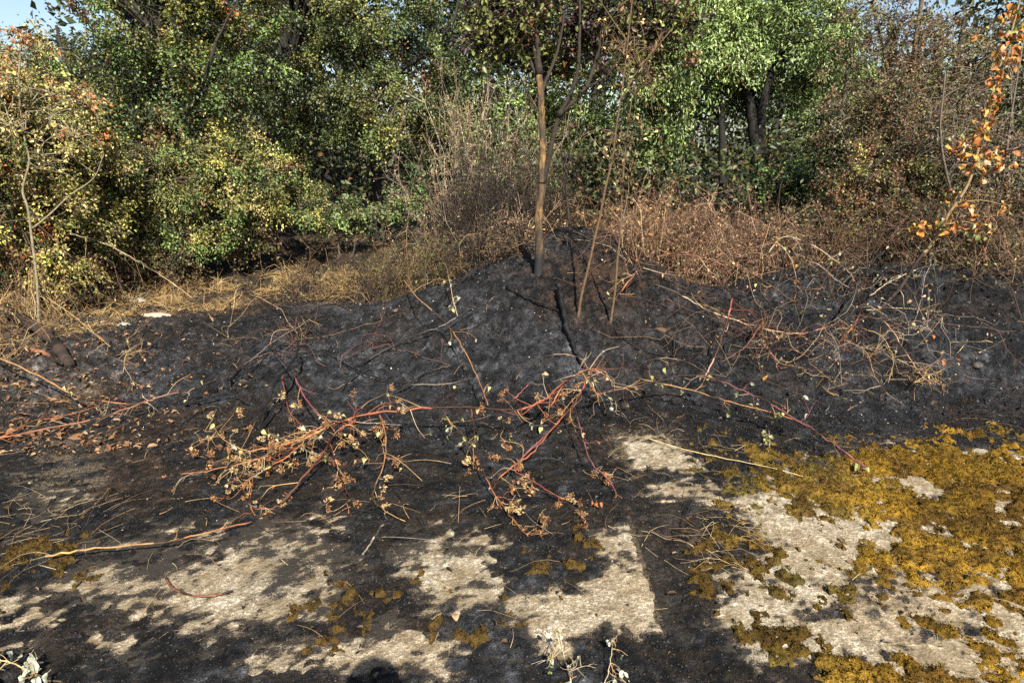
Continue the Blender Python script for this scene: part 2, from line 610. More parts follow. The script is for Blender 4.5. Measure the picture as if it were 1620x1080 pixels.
# soil colours: char, scorched brown earth, ash and unburnt floor
Us, Vs = project(X, Y_, Z0)
char = np.array([0.0040, 0.0039, 0.0041])
ash = np.array([0.038, 0.040, 0.045])
brown = np.array([0.042, 0.025, 0.015])
floor_ = np.array([0.045, 0.030, 0.018])
tan = np.array([0.20, 0.145, 0.09])
fa = sstep(0.50, 0.68, fbm(X, Y_, 1.6, 5, 101, 0.6))
fa = np.clip(fa * 0.6 + 0.5 * np.exp(-((Us - 250) / 260) ** 2 - ((Vs - 650) / 70) ** 2)
             + 0.5 * np.exp(-((Us - 620) / 330) ** 2 - ((Vs - 560) / 60) ** 2), 0, 1)
fb = sstep(0.52, 0.66, fbm(X, Y_, 2.1, 5, 131, 0.62))
lowb = np.clip(np.exp(-((Vs - 730) / 120) ** 2) * (0.5 + 0.6 * np.exp(-((Us - 100) / 260) ** 2)), 0, 1)
litter = np.clip(sstep(330, 60, Us + 0.4 * (Vs - 560)) * sstep(470, 520, Vs) * sstep(760, 640, Vs), 0, 1)
hollow = np.exp(-((X + 1.6) / 1.5) ** 2 - ((Y_ - 7.3) / 0.8) ** 2)  # shade under the trees painted in as char-dark ground
unburnt = np.clip(sstep(6.2, 7.0, Y_ + 1.1 * (fbm(X, Y_, 1.2, 3, 7) - 0.5) - 0.25 * np.clip(X - 1, 0, 3) - 0.9 * np.exp(-((X - 0.8) / 1.0) ** 2)
                        + 0.5 * sstep(-1.0, -3, X)) + sstep(4.6, 6, np.abs(X)) + sstep(1.2, 0.4, Y_), 0, 1)
Cs = char * 1.5 + (ash - char * 1.5) * (0.15 + fa * 0.75)[..., None]
Cs = Cs + (brown * 0.8 - Cs) * np.clip(fb * (0.32 + 0.6 * lowb), 0, 0.8)[..., None]
Cs = Cs + (tan * 0.55 - Cs) * (litter * (0.3 + 0.7 * fb))[..., None] * 0.7
Cs = Cs + (floor_ - Cs) * (unburnt * (1 - 0.85 * hollow))[..., None]
hf = fbm(X, Y_, 17, 4, 501, 0.75)
Cs = Cs * (0.72 * np.exp(5.5 * (hf - 0.5)))[..., None]
nf = fbm(X, Y_, 40, 3, 541, 0.8)
nearf = sstep(4.0, 3.0, Y_)
Cs = Cs * np.exp(3.2 * (nf - 0.5) * nearf)[..., None]
crust = sstep(0.50, 0.60, fbm(X * 0.8, Y_ * 1.3, 9, 5, 547, 0.75)) * nearf
Cs = Cs + (np.array([0.050, 0.036, 0.020]) - Cs) * (crust * 0.35)[..., None]
mf = sstep(0.48, 0.60, fbm(X, Y_, 19, 4, 521, 0.8)) * sstep(0.40, 0.58, fbm(X, Y_, 2.2, 3, 523)) * sstep(3.6, 4.4, Y_) * (1 - unburnt)
Cs = Cs + (np.array([0.042, 0.042, 0.046]) - Cs) * (mf * 0.75)[..., None]
crest = np.exp(-((Us - 960) / 130) ** 2 - ((Vs - 430) / 60) ** 2)
Cs = Cs + (brown * 1.2 - Cs) * (crest * sstep(0.42, 0.6, hf))[..., None]
Cs = Cs * (0.74 + 0.26 * np.clip(unburnt + litter, 0, 1))[..., None]
thin = np.clip(0.8 - cover * 1.3, 0, 1) * flat * (E > -55)
Cs = Cs + (np.array([0.040, 0.034, 0.028]) - Cs) * (thin * 0.5)[..., None]
ny, nx = X.shape
idx = np.arange(ny * nx).reshape(ny, nx)
quads = np.stack([idx[:-1, :-1], idx[:-1, 1:], idx[1:, 1:], idx[1:, :-1]], -1).reshape(-1, 4)
mb = MB()
mb.add(np.stack([X, Y_, Zs], -1).reshape(-1, 3), quads, np.zeros(3))
veil = np.clip(1 - cover / 0.8, 0, 1) * flat * (E > -40) * (sdist(U, V, [(1003, 822), (1060, 1002), (1090, 1120), (1190, 1120), (1112, 985), (1150, 930), (1105, 800), (1015, 800)]) < 0)       # where the char is only a thin crust over concrete
ground = mb.build("ground", M_soil, smooth=True, pcol=np.concatenate([Cs, veil[..., None]], -1))
tag(ground, "burnt black earth rising to a mound beneath the young tree", kind="structure")


def soil_z(x, y):
    """height of the built soil sheet"""
    x, y = np.asarray(x, float), np.asarray(y, float)
    i = np.clip(np.searchsorted(gx, x) - 1, 0, nx - 2)
    j = np.clip(np.searchsorted(gy, y) - 1, 0, ny - 2)
    a = (x - gx[i]) / (gx[i + 1] - gx[i])
    b_ = (y - gy[j]) / (gy[j + 1] - gy[j])
    return (Zs[j, i] * (1 - a) + Zs[j, i + 1] * a) * (1 - b_) + (Zs[j + 1, i] * (1 - a) + Zs[j + 1, i + 1] * a) * b_


def soil_cover(x, y):
    i = np.clip(np.searchsorted(gx, x) - 1, 0, nx - 2)
    j = np.clip(np.searchsorted(gy, y) - 1, 0, ny - 2)
    return cover[j, i]


# two concrete slabs lying under the char, a joint of burnt soil between them
def slab(outline, label, seed, dirt=0.0):
    pts = np.array([G(u, v)[:2] for u, v in outline])
    lo, hi = pts.min(0), pts.max(0)
    d = 0.016
    sx_, sy_ = np.arange(lo[0], hi[0], d), np.arange(lo[1], hi[1], d)
    A, B = np.meshgrid(sx_, sy_)
    sd = sdist(A, B, pts)
    edge = sd + 0.055 * (fbm(A, B, 10, 4, seed) - 0.5) + 0.012 * (fbm(A, B, 45, 2, seed + 9) - 0.5)
    z = 0.0045 * (fbm(A, B, 30, 4, seed + 3, 0.65) - 0.5) + 0.006 * (fbm(A, B, 4, 3, seed + 5) - 0.5)
    z = z - 0.06 * (1 - sstep(-0.012, 0.016, edge))
    z = np.where(edge < -0.012, -0.10, z)
    keep = edge > -0.05
    id_ = np.arange(A.size).reshape(A.shape)
    q = np.stack([id_[:-1, :-1], id_[:-1, 1:], id_[1:, 1:], id_[1:, :-1]], -1).reshape(-1, 4)
    q = q[keep[:-1, :-1].ravel() & keep[1:, 1:].ravel()]
    m_ = MB()
    m_.add(np.stack([A, B, z], -1).reshape(-1, 3), q, np.zeros(3))
    cv = soil_cover(A.ravel(), B.ravel()).reshape(A.shape)
    soot_ = np.clip(1.12 + dirt * (fbm(A, B, 3.5, 5, seed + 21, 0.65) - 0.38) * sstep(0.25, -0.1, A) - 0.10 + cv * 0.85 + 1.2 * (fbm(A, B, 34, 3, seed + 11) - 0.5), 0, 1)
    o = m_.build("concrete_slab", M_conc, smooth=True, pcol=np.repeat(soot_[..., None], 3, -1))
    return tag(o, label, kind="structure")


slab([(-500, 770), (952, 772), (1000, 826), (1056, 1002), (1085, 1100), (-900, 1100)],
     "soot stained concrete slab with a bare pale corner beside the burnt joint", 5, 3.2)
slab([(976, 688), (1050, 684), (1112, 728), (1150, 770), (1150, 798), (1020, 796), (1005, 760)],
     "small bare tan concrete piece at the head of the burnt joint", 6)
slab([(1128, 800), (1235, 700), (1500, 672), (2100, 690), (2700, 1100), (1160, 1100), (1110, 980)],
     "pale concrete slab half covered by golden moss", 8)

# moss mats over the concrete
mx, my = np.arange(-2.4, 4.9, 0.0125), np.arange(1.5, 3.75, 0.0125)
A, B = np.meshgrid(mx, my)
mu, mv = project(A, B, np.zeros_like(A))
md = np.full(A.shape, -80.0)
for poly in MOSS:
    md = np.maximum(md, sdist(mu, mv, poly))
for poly in MOSS_GAPS:
    md = np.minimum(md, -sdist(mu, mv, poly) * 1.6 + 6)
mt = np.full(A.shape, -80.0)
for poly in MOSS_THIN:
    mt = np.maximum(mt, sdist(mu, mv, poly))
n1, n2, n3 = fbm(A, B, 6, 4, 201, 0.6), fbm(A, B, 22, 3, 221, 0.6), fbm(A, B, 60, 2, 241)
mval = np.clip(md / 26, -2.5, 1.1) + 4.0 * (n1 - 0.49) + 3.0 * (n2 - 0.5)
mthin = np.clip(mt / 30, -2.5, 0.3) + 3.0 * (n1 - 0.62) + 4.6 * (n2 - 0.58)
mval = np.maximum(mval, mthin)
zt = soil_z(A, B)
zm = np.maximum(zt, 0.0) + 0.016 * np.clip(mval, -1.5, 1.2) + 0.034 * (n2 - 0.5) + 0.026 * (n3 - 0.5)
keep = mval > -0.8
id_ = np.arange(A.size).reshape(A.shape)
q = np.stack([id_[:-1, :-1], id_[:-1, 1:], id_[1:, 1:], id_[1:, :-1]], -1).reshape(-1, 4)
kq = keep[:-1, :-1].ravel() & keep[1:, 1:].ravel()
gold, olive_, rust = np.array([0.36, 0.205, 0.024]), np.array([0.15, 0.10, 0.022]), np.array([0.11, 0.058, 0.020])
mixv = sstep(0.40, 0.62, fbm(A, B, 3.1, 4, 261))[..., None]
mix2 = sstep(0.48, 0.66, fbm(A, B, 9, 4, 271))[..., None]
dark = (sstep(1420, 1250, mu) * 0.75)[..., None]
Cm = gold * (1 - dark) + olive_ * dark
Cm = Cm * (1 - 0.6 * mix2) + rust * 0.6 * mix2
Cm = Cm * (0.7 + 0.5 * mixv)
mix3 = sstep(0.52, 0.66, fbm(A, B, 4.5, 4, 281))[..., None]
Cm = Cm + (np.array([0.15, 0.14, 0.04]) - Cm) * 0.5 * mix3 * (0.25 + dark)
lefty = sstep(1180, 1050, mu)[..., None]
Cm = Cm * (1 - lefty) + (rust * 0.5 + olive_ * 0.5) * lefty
m_ = MB()
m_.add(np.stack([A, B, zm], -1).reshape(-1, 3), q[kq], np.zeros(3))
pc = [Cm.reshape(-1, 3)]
# upstanding moss shoots
pick = np.argwhere(mval > -0.1)
pick = pick[rng.integers(0, len(pick), 42000)]
ax, ay = mx[pick[:, 1]] + rng.uniform(-.006, .006, len(pick)), my[pick[:, 0]] + rng.uniform(-.006, .006, len(pick))
az = zm[pick[:, 0], pick[:, 1]] - 0.001
dv = rng.normal(0, 0.6, (len(pick), 3)); dv[:, 2] = 1
cc = Cm[pick[:, 0], pick[:, 1]] * rng.uniform(0.45, 1.5, (len(pick), 1))
leaves(m_, np.stack([ax, ay, az], -1), dv, rng.normal(0, 1, (len(pick), 3)), rng.uniform(.006, .015, len(pick)),
       rng.uniform(.003, .007, len(pick)), cc)
pc.append(np.repeat(cc, 4, 0))
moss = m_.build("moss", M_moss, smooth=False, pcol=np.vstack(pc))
tag(moss, "dry golden moss mats over the concrete on the right", kind="stuff")

# ------------------------------------------------------------------ ground litter (uncountable)
def scatter(nn, ymin=1.45, ymax=7.0, xw=1.0):
    y = ymin * (ymax / ymin) ** rng.random(nn)
    x = rng.uniform(-1, 1, nn) * (0.85 * y * xw + 0.4)
    return x, y


OCT_V = np.array([[1, 0, 0], [-1, 0, 0], [0, 1, 0], [0, -1, 0], [0, 0, 1], [0, 0, -1]], float)
OCT_F = np.array([[0, 2, 4], [2, 1, 4], [1, 3, 4], [3, 0, 4], [2, 0, 5], [1, 2, 5], [3, 1, 5], [0, 3, 5]])


def chunks(mb, pos, size, col, flat=0.6):
    n_ = len(pos)
    V = OCT_V[None] * rng.uniform(0.55, 1.3, (n_, 6, 1)) + rng.normal(0, 0.18, (n_, 6, 3))
    a = rng.uniform(0, 6.28, n_)
    ca, sa = np.cos(a)[:, None], np.sin(a)[:, None]
    V = np.stack([V[..., 0] * ca - V[..., 1] * sa, V[..., 0] * sa + V[..., 1] * ca, V[..., 2] * flat], -1)
    V = V * size[:, None, None] + pos[:, None, :]
    F = (np.arange(n_)[:, None, None] * 6 + OCT_F[None]).reshape(-1, 3)
    mb.add(V.reshape(-1, 3), F, np.repeat(col, 8, 0))


m_ = MB()
x, y = scatter(46000, 1.45, 4.2)
x3, y3 = scatter(52000, 3.3, 6.8)
x, y = np.r_[x, x3], np.r_[y, y3]
kp = (soil_cover(x, y) > -0.3) | (rng.random(len(x)) < 0.12)
x, y = x[kp], y[kp]
sz = (rng.gamma(2.0, 0.0013, len(x)) + 0.001) * (0.75 + 0.22 * (y - 1.5))
cl = palette([(0.005, 0.005, 0.0055), (0.017, 0.017, 0.018), (0.045, 0.03, 0.022), (0.075, 0.073, 0.072), (0.05, 0.03, 0.019)], [46, 30, 7, 9, 5], len(x))
chunks(m_, np.stack([x, y, soil_z(x, y) + sz * 0.25], -1), sz, cl * rng.uniform(.3, 1.0, (len(x), 1)))
o = m_.build("char_crumbs", M_char)
tag(o, "crumbs of charcoal and burnt soil all over the mound", kind="stuff")

m_ = MB()
x, y = scatter(4200, 1.8, 7.0)
kp = rng.random(len(x)) < (0.04 + 0.8 * sstep(3.4, 4.8, y)) * (0.15 + 1.6 * sstep(0.46, 0.66, fbm(x, y, 3.0, 4, 555, 0.6)))
x, y = x[kp], y[kp]
sz = rng.gamma(1.6, 0.0014, len(x)) + 0.0012 + 0.0010 * (y - 1.8)
cl = 0.62 * palette([(0.42, 0.40, 0.36), (0.30, 0.26, 0.21), (0.5, 0.47, 0.42), (0.38, 0.27, 0.18)], [3, 3, 1.5, 4], len(x))
z = np.maximum(soil_z(x, y), np.where((y < 3.4), 0.0, -1))
chunks(m_, np.stack([x, y, z + sz * 0.2], -1), sz, cl, 0.7)
o = m_.build("gravel", M_stem)
tag(o, "pale grit and ash flecks strewn on the black soil", kind="stuff")

# leaf litter, thick at the left
m_ = MB()
u_, v_ = rng.uniform(-160, 420, 9000), rng.uniform(465, 720, 9000)
w_ = sstep(460, 40, u_ + 0.55 * np.abs(v_ - 590)) * (0.25 + fbm(u_ / 60, v_ / 40, 1.0, 3, 17))
kp = rng.random(9000) < 0.75 * w_ * (0.3 + 1.2 * sstep(.42, .6, fbm(u_ / 25, v_ / 16, 1.0, 3, 19)))
u_, v_ = u_[kp], v_[kp]
pts = np.array([G(a, b) for a, b in zip(u_, v_)])
x2, y2 = scatter(520, 1.8, 6.6)
pts = np.vstack([pts, np.stack([x2, y2, x2 * 0], -1)])
pts[:, 2] = np.maximum(soil_z(pts[:, 0], pts[:, 1]), np.where(pts[:, 1] < 3.4, 0.0, -1)) + rng.uniform(0.002, 0.012, len(pts))
dv = rng.normal(0, 1, (len(pts), 3)); dv[:, 2] *= 0.25
nv = rng.normal(0, 0.45, (len(pts), 3)); nv[:, 2] += 1
Lf = rng.gamma(3.0, .0075, len(pts)) + .006
cl = palette([(0.42, 0.25, 0.13), (0.34, 0.17, 0.08), (0.48, 0.34, 0.2), (0.25, 0.11, 0.05), (0.13, 0.07, 0.04)], [4, 4, 2, 3, 5], len(pts))
cl[-520:] = palette([(0.22, .15, .09), (0.12, .065, .035), (0.06, .04, .028), (0.3, .23, .16)], [3, 3, 4, 1], 520)
Lfs = np.ones(len(pts)); Lfs[-520:] = 0.55
Lf = Lf * Lfs
leaves(m_, pts, dv, nv, Lf, Lf * rng.uniform(.4, .75, len(pts)), 0.55 * cl * rng.uniform(.7, 1.2, (len(pts), 1)), 1, 0.3)
o = m_.build("leaf_litter", M_dry)
tag(o, "tan and orange fallen leaves strewn over the ground at left", kind="stuff")


def blades(mb, base, dirs, L, wd, col, bend=0.5, k=5):
    n_ = len(base)
    d = unit(np.asarray(dirs, float))
    t = np.linspace(0, 1, k)[None, :, None]
    sag = rng.uniform(0.2, 1.0, (n_, 1, 1)) * bend
    L = np.broadcast_to(L, (n_,))[:, None, None]
    P = base[:, None, :] + d[:, None, :] * L * t
    wob = rng.normal(0, 0.10, (n_, 1, 3)) * L * np.sin(t * 3.1)
    P = P + wob
    P[..., 2] -= (sag * L * t ** 2)[..., 0]
    gz = soil_z(P[..., 0].ravel(), P[..., 1].ravel()).reshape(P.shape[:2])
    P[..., 2] = np.maximum(P[..., 2], gz + 0.004)
    R = np.broadcast_to(wd, (n_,))[:, None] * np.linspace(1, 0.35, k)[None, :]
    tubes(mb, P, R, 3, col)


def grass(name, label, region, count, L, wd, cols, wts, lean=0.9, bend=0.6, patch=0.46, rise=1.0):
    m_ = MB()
    pts = []
    for (u0, v0, ru, rv, wgt) in region:
        k = int(count * wgt)
        a, rr = rng.uniform(0, 6.28, k), np.sqrt(rng.random(k))
        pts.append(np.array([G(u0 + ru * r_ * math.cos(t_), v0 + rv * r_ * math.sin(t_)) for t_, r_ in zip(a, rr)]))
    pts = np.vstack(pts)
    pts = pts[fbm(pts[:, 0], pts[:, 1], 3.5, 3, 611) > patch]
    pts[:, 2] = soil_z(pts[:, 0], pts[:, 1])
    dv = rng.normal(0, lean, (len(pts), 3))
    dv[:, 2] = (np.abs(rng.normal(0.55, 0.35, len(pts))) + 0.05) * rise
    blades(m_, pts, dv, rng.uniform(*L, len(pts)), rng.uniform(*wd, len(pts)),
           palette(cols, wts, len(pts)) * rng.uniform(.6, 1.25, (len(pts), 1)), bend)
    o = m_.build(name, M_stem)
    return tag(o, label, kind="stuff")


STRAW = [(0.50, 0.34, 0.14), (0.42, 0.25, 0.09), (0.60, 0.46, 0.24), (0.22, 0.13, 0.06)]
grass("dry_grass", "golden dead grass edging the burnt ground behind the mound at left",
      [(300, 470, 130, 26, .28), (470, 452, 90, 26, .25), (200, 478, 80, 24, .15), (560, 448, 50, 18, .10), (130, 500, 70, 30, .10)],
      6200, (.07, .26), (.0012, .0026), [(0.44, 0.29, 0.11), (0.34, 0.20, 0.07), (0.50, 0.38, 0.19), (0.12, 0.07, 0.03)], [4, 4, 3, 3])
grass("straw_wisps", "loose bleached straw lying across the moss and concrete",
      [(1190, 850, 100, 60, .4), (1050, 720, 120, 60, .15), (1480, 880, 140, 120, .12), (60, 840, 90, 60, .16), (600, 900, 500, 150, .17)],
      300, (.05, .26), (.0007, .0014), [(0.45, 0.34, 0.19), (0.3, 0.2, 0.1)], [1, 1], 1.2, 0.5, 0.0, 0.18)

# ------------------------------------------------------------------ trees and shrubs
def bez(a, c, b, k):
    t = np.linspace(0, 1, k)[None, :, None]
    return a[:, None] * (1 - t) ** 2 + 2 * c[:, None] * t * (1 - t) + b[:, None] * t ** 2


def in_ellipsoids(ell, nn):
    """points in a union of ellipsoids, weighted; ell: (centre, radii, weight)"""
    w = np.array([e[2] for e in ell], float)
    k = rng.choice(len(ell), nn, p=w / w.sum())
    c = np.array([e[0] for e in ell])[k]
    r = np.array([e[1] for e in ell])[k]
    d = unit(rng.normal(0, 1, (nn, 3)))
    rad = rng.random(nn) ** (1 / 2.4)
    return c + d * r * rad[:, None]


def tree(name, label, cat, trunks, crown, nclump, clump_r, nleaf, leaf, pal, wts, bark=(0.06, 0.05, 0.035),
         trunk_mat=None, limb_r=0.022, detail=0, twig_col=None, droop=0.15, group=None, leaf_mat=None, asp=0.66, twigs=6, upb=0.7, upper=None):
    """trunks: list of (points, r0, r1); crown: ellipsoids; leaves sit along twigs in clumps at the limb ends"""
    reseed(label)
    base = np.array(trunks[0][0][0], float)
    t_ = thing(name, label, cat, base, group)
    tp = []
    for i_, (pts, r0, r1) in enumerate(trunks):
        tm = MB()
        P = catmull(pts, 5)
        k = len(P)
        P = P + rng.normal(0, r0 * 0.06, P.shape)
        R = np.linspace(r0, r1, k) * rng.uniform(0.92, 1.08, k)
        R[0] *= 1.5
        R[1] *= 1.12
        tubes(tm, P[None], R[None], 10, np.array(bark), cap=True)
        tp.append(P)
        tm.build("trunk" if i_ == 0 else "stem", (trunk_mat if i_ == 0 else None) or M_bark, t_, base, True)
    tp = np.vstack(tp)
    C = in_ellipsoids(crown, nclump)
    gz = terrain(C[:, 0], C[:, 1])
    C[:, 2] = np.maximum(C[:, 2], gz + 0.12)
    nl = max(4, nclump // 9)
    tips = C[rng.choice(nclump, nl, replace=False)]
    # limbs leave the trunk below their tip
    d = np.linalg.norm(tips[:, None] - tp[None], axis=2) + np.where(tp[None, :, 2] > tips[:, None, 2] - 0.1, 0.9, 0)
    a = tp[np.argmin(d, 1)]
    mid_pt = (a + tips) / 2 + np.array([0, 0, 0.18]) * np.linalg.norm(tips - a, axis=1)[:, None] + rng.normal(0, 0.09, a.shape)
    Lm = bez(a, mid_pt, tips, 9)
    Lm[:, 1:-1] += rng.normal(0, 0.025, Lm[:, 1:-1].shape)
    tw = MB()
    bc = np.array(twig_col if twig_col is not None else bark)
    tubes(tw, Lm, np.linspace(limb_r, limb_r * 0.3, 9)[None] * rng.uniform(0.6, 1.2, (nl, 1)), 5, bc)
    lp = np.vstack([Lm.reshape(-1, 3), tp[len(tp) // 3:]])
    d = np.linalg.norm(C[:, None] - lp[None], axis=2) if nclump * len(lp) < 4e6 else None
    if d is None:
        j = np.concatenate([np.argmin(np.linalg.norm(c_[:, None] - lp[None], axis=2), 1) for c_ in np.array_split(C, 12)])
    else:
        j = np.argmin(d, 1)
    a = lp[j]
    Bm = bez(a, (a + C) / 2 + rng.normal(0, 0.05, C.shape) + np.array([0, 0, 0.03]), C, 5)
    tubes(tw, Bm, np.linspace(limb_r * 0.34, 0.0035, 5)[None] * np.ones((nclump, 1)), 4, bc)
    # twigs
    out = unit(C - a + rng.normal(0, 0.05, C.shape))
    cr = clump_r * rng.uniform(0.55, 1.35, nclump)
    td = unit(out[:, None] * 0.7 + rng.normal(0, 0.75, (nclump, twigs, 3)) + np.array([0, 0, 0.1]))
    tl = cr[:, None] * rng.uniform(0.7, 1.3, (nclump, twigs))
    s = np.repeat(C[:, None], twigs, 1).reshape(-1, 3)
    e = s + (td * tl[..., None]).reshape(-1, 3)
    e[:, 2] -= droop * tl.ravel()
    T = bez(s, (s + e) / 2 + rng.normal(0, 0.02, s.shape) + np.array([0, 0, 0.04]), e, 4)
    tubes(tw, T, np.array([[0.0032, 0.0026, 0.002, 0.0012]]) * np.ones((len(s), 1)) * (1 + 10 * limb_r), 3, bc * 1.3)
    tw.build("branches", M_bark, t_, base)
    # leaves
    if nleaf:
        lm = MB()
        per = max(1, nleaf // len(s))
        tt = rng.uniform(0.1, 1.0, (len(s), per))
        pos = (1 - tt[..., None]) ** 2 * s[:, None] + 2 * (tt * (1 - tt))[..., None] * T[:, 1:2].mean(1)[:, None] + tt[..., None] ** 2 * e[:, None]
        pos = pos.reshape(-1, 3) + rng.normal(0, clump_r * 0.16, (len(s) * per, 3))
        dv = np.repeat(unit(e - s), per, 0) * 0.6 + rng.normal(0, 0.7, pos.shape)
        dv[:, 2] -= droop
        nv = rng.normal(0, 0.7, pos.shape)
        nv[:, 2] += upb
        nv[:, 1] -= 0.25
        cb = palette(pal, wts, nclump) * rng.uniform(.4, 1.35, (nclump, 1))
        cl = np.repeat(cb, twigs * per, 0)
        alt = palette(pal, wts, len(pos))
        sw = (rng.random(len(pos)) < 0.25)[:, None]
        cl = np.where(sw, alt, cl) * rng.uniform(0.72, 1.2, (len(pos), 1))
        L = rng.uniform(0.65, 1.25, len(pos)) * leaf
        keep = pos[:, 2] > terrain(pos[:, 0], pos[:, 1]) + 0.02
        leaves(lm, pos[keep], dv[keep], nv[keep], L[keep], (L * rng.uniform(0.8, 1.2, len(pos)) * asp)[keep], cl[keep], detail)
        if upper:                        # unseen crown above the picture, added to shade the wood behind
            (uc, ur), un, ul = upper
            cc_ = in_ellipsoids([(np.array(uc), np.array(ur), 1)], un // 60)
            pos = np.repeat(cc_, 60, 0) + rng.normal(0, .22, (len(cc_) * 60, 3))
            L = rng.uniform(.7, 1.3, len(pos)) * ul
            nv = rng.normal(0, .7, pos.shape) + np.array([0, 0, .7])
            leaves(lm, pos, rng.normal(0, 1, pos.shape), nv, L, L * .6, palette(pal, wts, len(pos)) * rng.uniform(.6, 1.2, (len(pos), 1)))
            um = MB()
            st = np.repeat(tp[-1:], len(cc_), 0)
            tubes(um, bez(st, (st + cc_) / 2 + rng.normal(0, .15, cc_.shape), cc_, 6), np.linspace(.03, .006, 6)[None] * np.ones((len(cc_), 1)), 5, bc)
            um.build("upper_branches", M_bark, t_, base)
        lm.build("crown", leaf_mat or M_leaf, t_, base)
    return t_


def E3(u, v, ru, rv, Y, ry, w=1.0):
    c = At(u, v, Y)
    s = np.linalg.norm(c - EYE) / FPX
    return (c, np.array([ru * s, ry, rv * s]), w)


def TP(pts, Y):
    """trunk points from picture points at distance Y (a number, or one per point)"""
    Ys = Y if isinstance(Y, (list, tuple)) else [Y] * len(pts)
    return [At(u, v, q) for (u, v), q in zip(pts, Ys)]


def rooted(pts):
    """start the trunk in the soil below its first point"""
    p = np.array(pts[0], float)
    g = p.copy()
    g[2] = terrain(p[0], p[1]) - 0.08
    return [g] + list(pts) if p[2] > g[2] + 0.15 else [g] + list(pts[1:])


YG, OL, DG, GR = (0.36, 0.335, 0.085), (0.13, 0.135, 0.04), (0.032, 0.044, 0.017), (0.14, 0.21, 0.06)
STR, RD, BR, LG = (0.44, 0.36, 0.15), (0.38, 0.14, 0.05), (0.15, 0.08, 0.042), (0.24, 0.32, 0.10)
GY = (0.16, 0.16, 0.10)

# the young tree on the mound
y0 = G(852, 432)[1]
tree("young_tree", "young tree with an olive trunk charred black at its foot on the mound", "tree",
     [(rooted(TP([(852, 434), (853, 390), (852, 345), (857, 300), (858, 250), (858, 200), (856, 160), (853, 115)], y0)), 0.034, 0.023),
      (TP([(853, 117), (850, 50), (848, -60), (846, -190)], y0), 0.021, 0.010),  # upper trunk in darker bark: crown shade put into its colour
      (TP([(855, 150), (868, 118), (882, 80), (893, 20), (900, -60)], [y0, y0 + .02, y0 + .05, y0 + .06, y0 + .08]), 0.015, 0.007),
      (TP([(855, 135), (838, 95), (828, 55), (800, 0), (770, -60)], [y0, y0 + .03, y0 + .05, y0 + .1, y0 + .1]), 0.013, 0.006),
      (TP([(857, 180), (840, 160), (822, 120), (800, 100)], [y0, y0 - .03, y0 - .05, y0 - .06]), 0.006, 0.003),
      (TP([(926, 140), (960, 120), (985, 80), (1010, 30)], [y0 - .05, y0, y0, y0]), 0.010, 0.005),
      (TP([(858, 290), (868, 250), (876, 212), (886, 182), (902, 166), (926, 140), (940, 105), (955, 40), (965, -60)], [y0, y0 - .02, y0 - .04, y0 - .05, y0 - .05, y0 - .05, y0, y0, y0]), 0.021, 0.009),
      (TP([(884, 184), (902, 150), (914, 112), (917, 50), (918, -40)], [y0 - .05, y0 - .08, y0 - .1, y0 - .1, y0 - .1]), 0.018, 0.008),
      (TP([(853, 125), (842, 70), (815, 10), (790, -60)], y0), 0.014, 0.006)],
     [E3(800, 40, 55, 60, y0 + .1, .4, 1.2), E3(980, 40, 60, 70, y0 + .3, .5, 1.1), E3(1050, 40, 60, 60, y0 + .2, .4, .7), E3(890, 50, 70, 60, y0 + .5, .3, .9), E3(880, -140, 190, 100, y0 + .2, .9, 1.6)],
     300, 0.15, 12000, 0.044, [(0.065, 0.04, 0.045), OL, (0.14, 0.17, 0.05), (0.22, 0.11, 0.05), (0.03, 0.03, 0.02)], [3, 4, 4, 1, 2],
     trunk_mat=M_trunk, limb_r=0.010, detail=1, bark=(0.030, 0.022, 0.015))

# slender burnt-foot saplings to its right
ys = G(915, 502)[1]
tree("sapling", "slender leaning sapling just right of the young tree", "sapling",
     [(TP([(914, 505), (920, 467), (933, 413), (940, 380), (950, 340), (957, 300), (969, 250), (975, 200), (983, 150), (993, 67), (1002, -20)], ys), 0.0105, 0.005),
      (TP([(993, 67), (973, 38), (945, -5)], ys), 0.006, 0.003), (TP([(982, 160), (1010, 110), (1060, 50)], ys), 0.005, 0.003)],
     [E3(1000, 80, 50, 90, ys, .3)], 22, 0.12, 260, 0.035, [STR, OL, BR], [2, 3, 2], limb_r=0.006, detail=1, bark=(0.10, 0.062, 0.032))
ys2 = G(966, 514)[1]
tree("sapling", "thin straight sapling with a scorched foot, second right of the young tree", "sapling",
     [(TP([(965, 516), (973, 460), (977, 407), (982, 360), (984, 300), (990, 230), (1000, 150)], ys2), 0.009, 0.004)],
     [E3(990, 240, 30, 60, ys2, .2)], 12, 0.10, 90, 0.03, [STR, BR], [2, 2], limb_r=0.004, bark=(0.10, 0.065, 0.035))
ys3 = G(904, 392)[1]
tree("sapling", "short charred sapling close behind the young tree", "sapling",
     [(TP([(903, 394), (900, 345), (896, 300), (900, 250)], ys3), 0.013, 0.006)],
     [E3(900, 270, 20, 30, ys3, .15)], 6, 0.10, 0, 0.03, [BR], [1], limb_r=0.004, bark=(0.03, 0.022, 0.018))

# pale sapling at the left edge
yl = G(62, 520)[1]
tree("sapling", "pale barked sapling in front of the yellowing hedge at left", "sapling",
     [(TP([(62, 522), (59, 450), (51, 380), (44, 330), (36, 300), (46, 256), (38, 213), (30, 140), (34, 60)], yl), 0.012, 0.005),
      (TP([(51, 362), (80, 338), (112, 308), (148, 282), (164, 245)], [yl, yl, yl + .05, yl + .1, yl + .1]), 0.008, 0.003)],
     [E3(60, 150, 70, 110, yl + .1, .35)], 46, 0.14, 900, 0.034, [YG, STR, RD], [4, 4, 2], limb_r=0.007, detail=1, bark=(0.19, 0.16, 0.10))

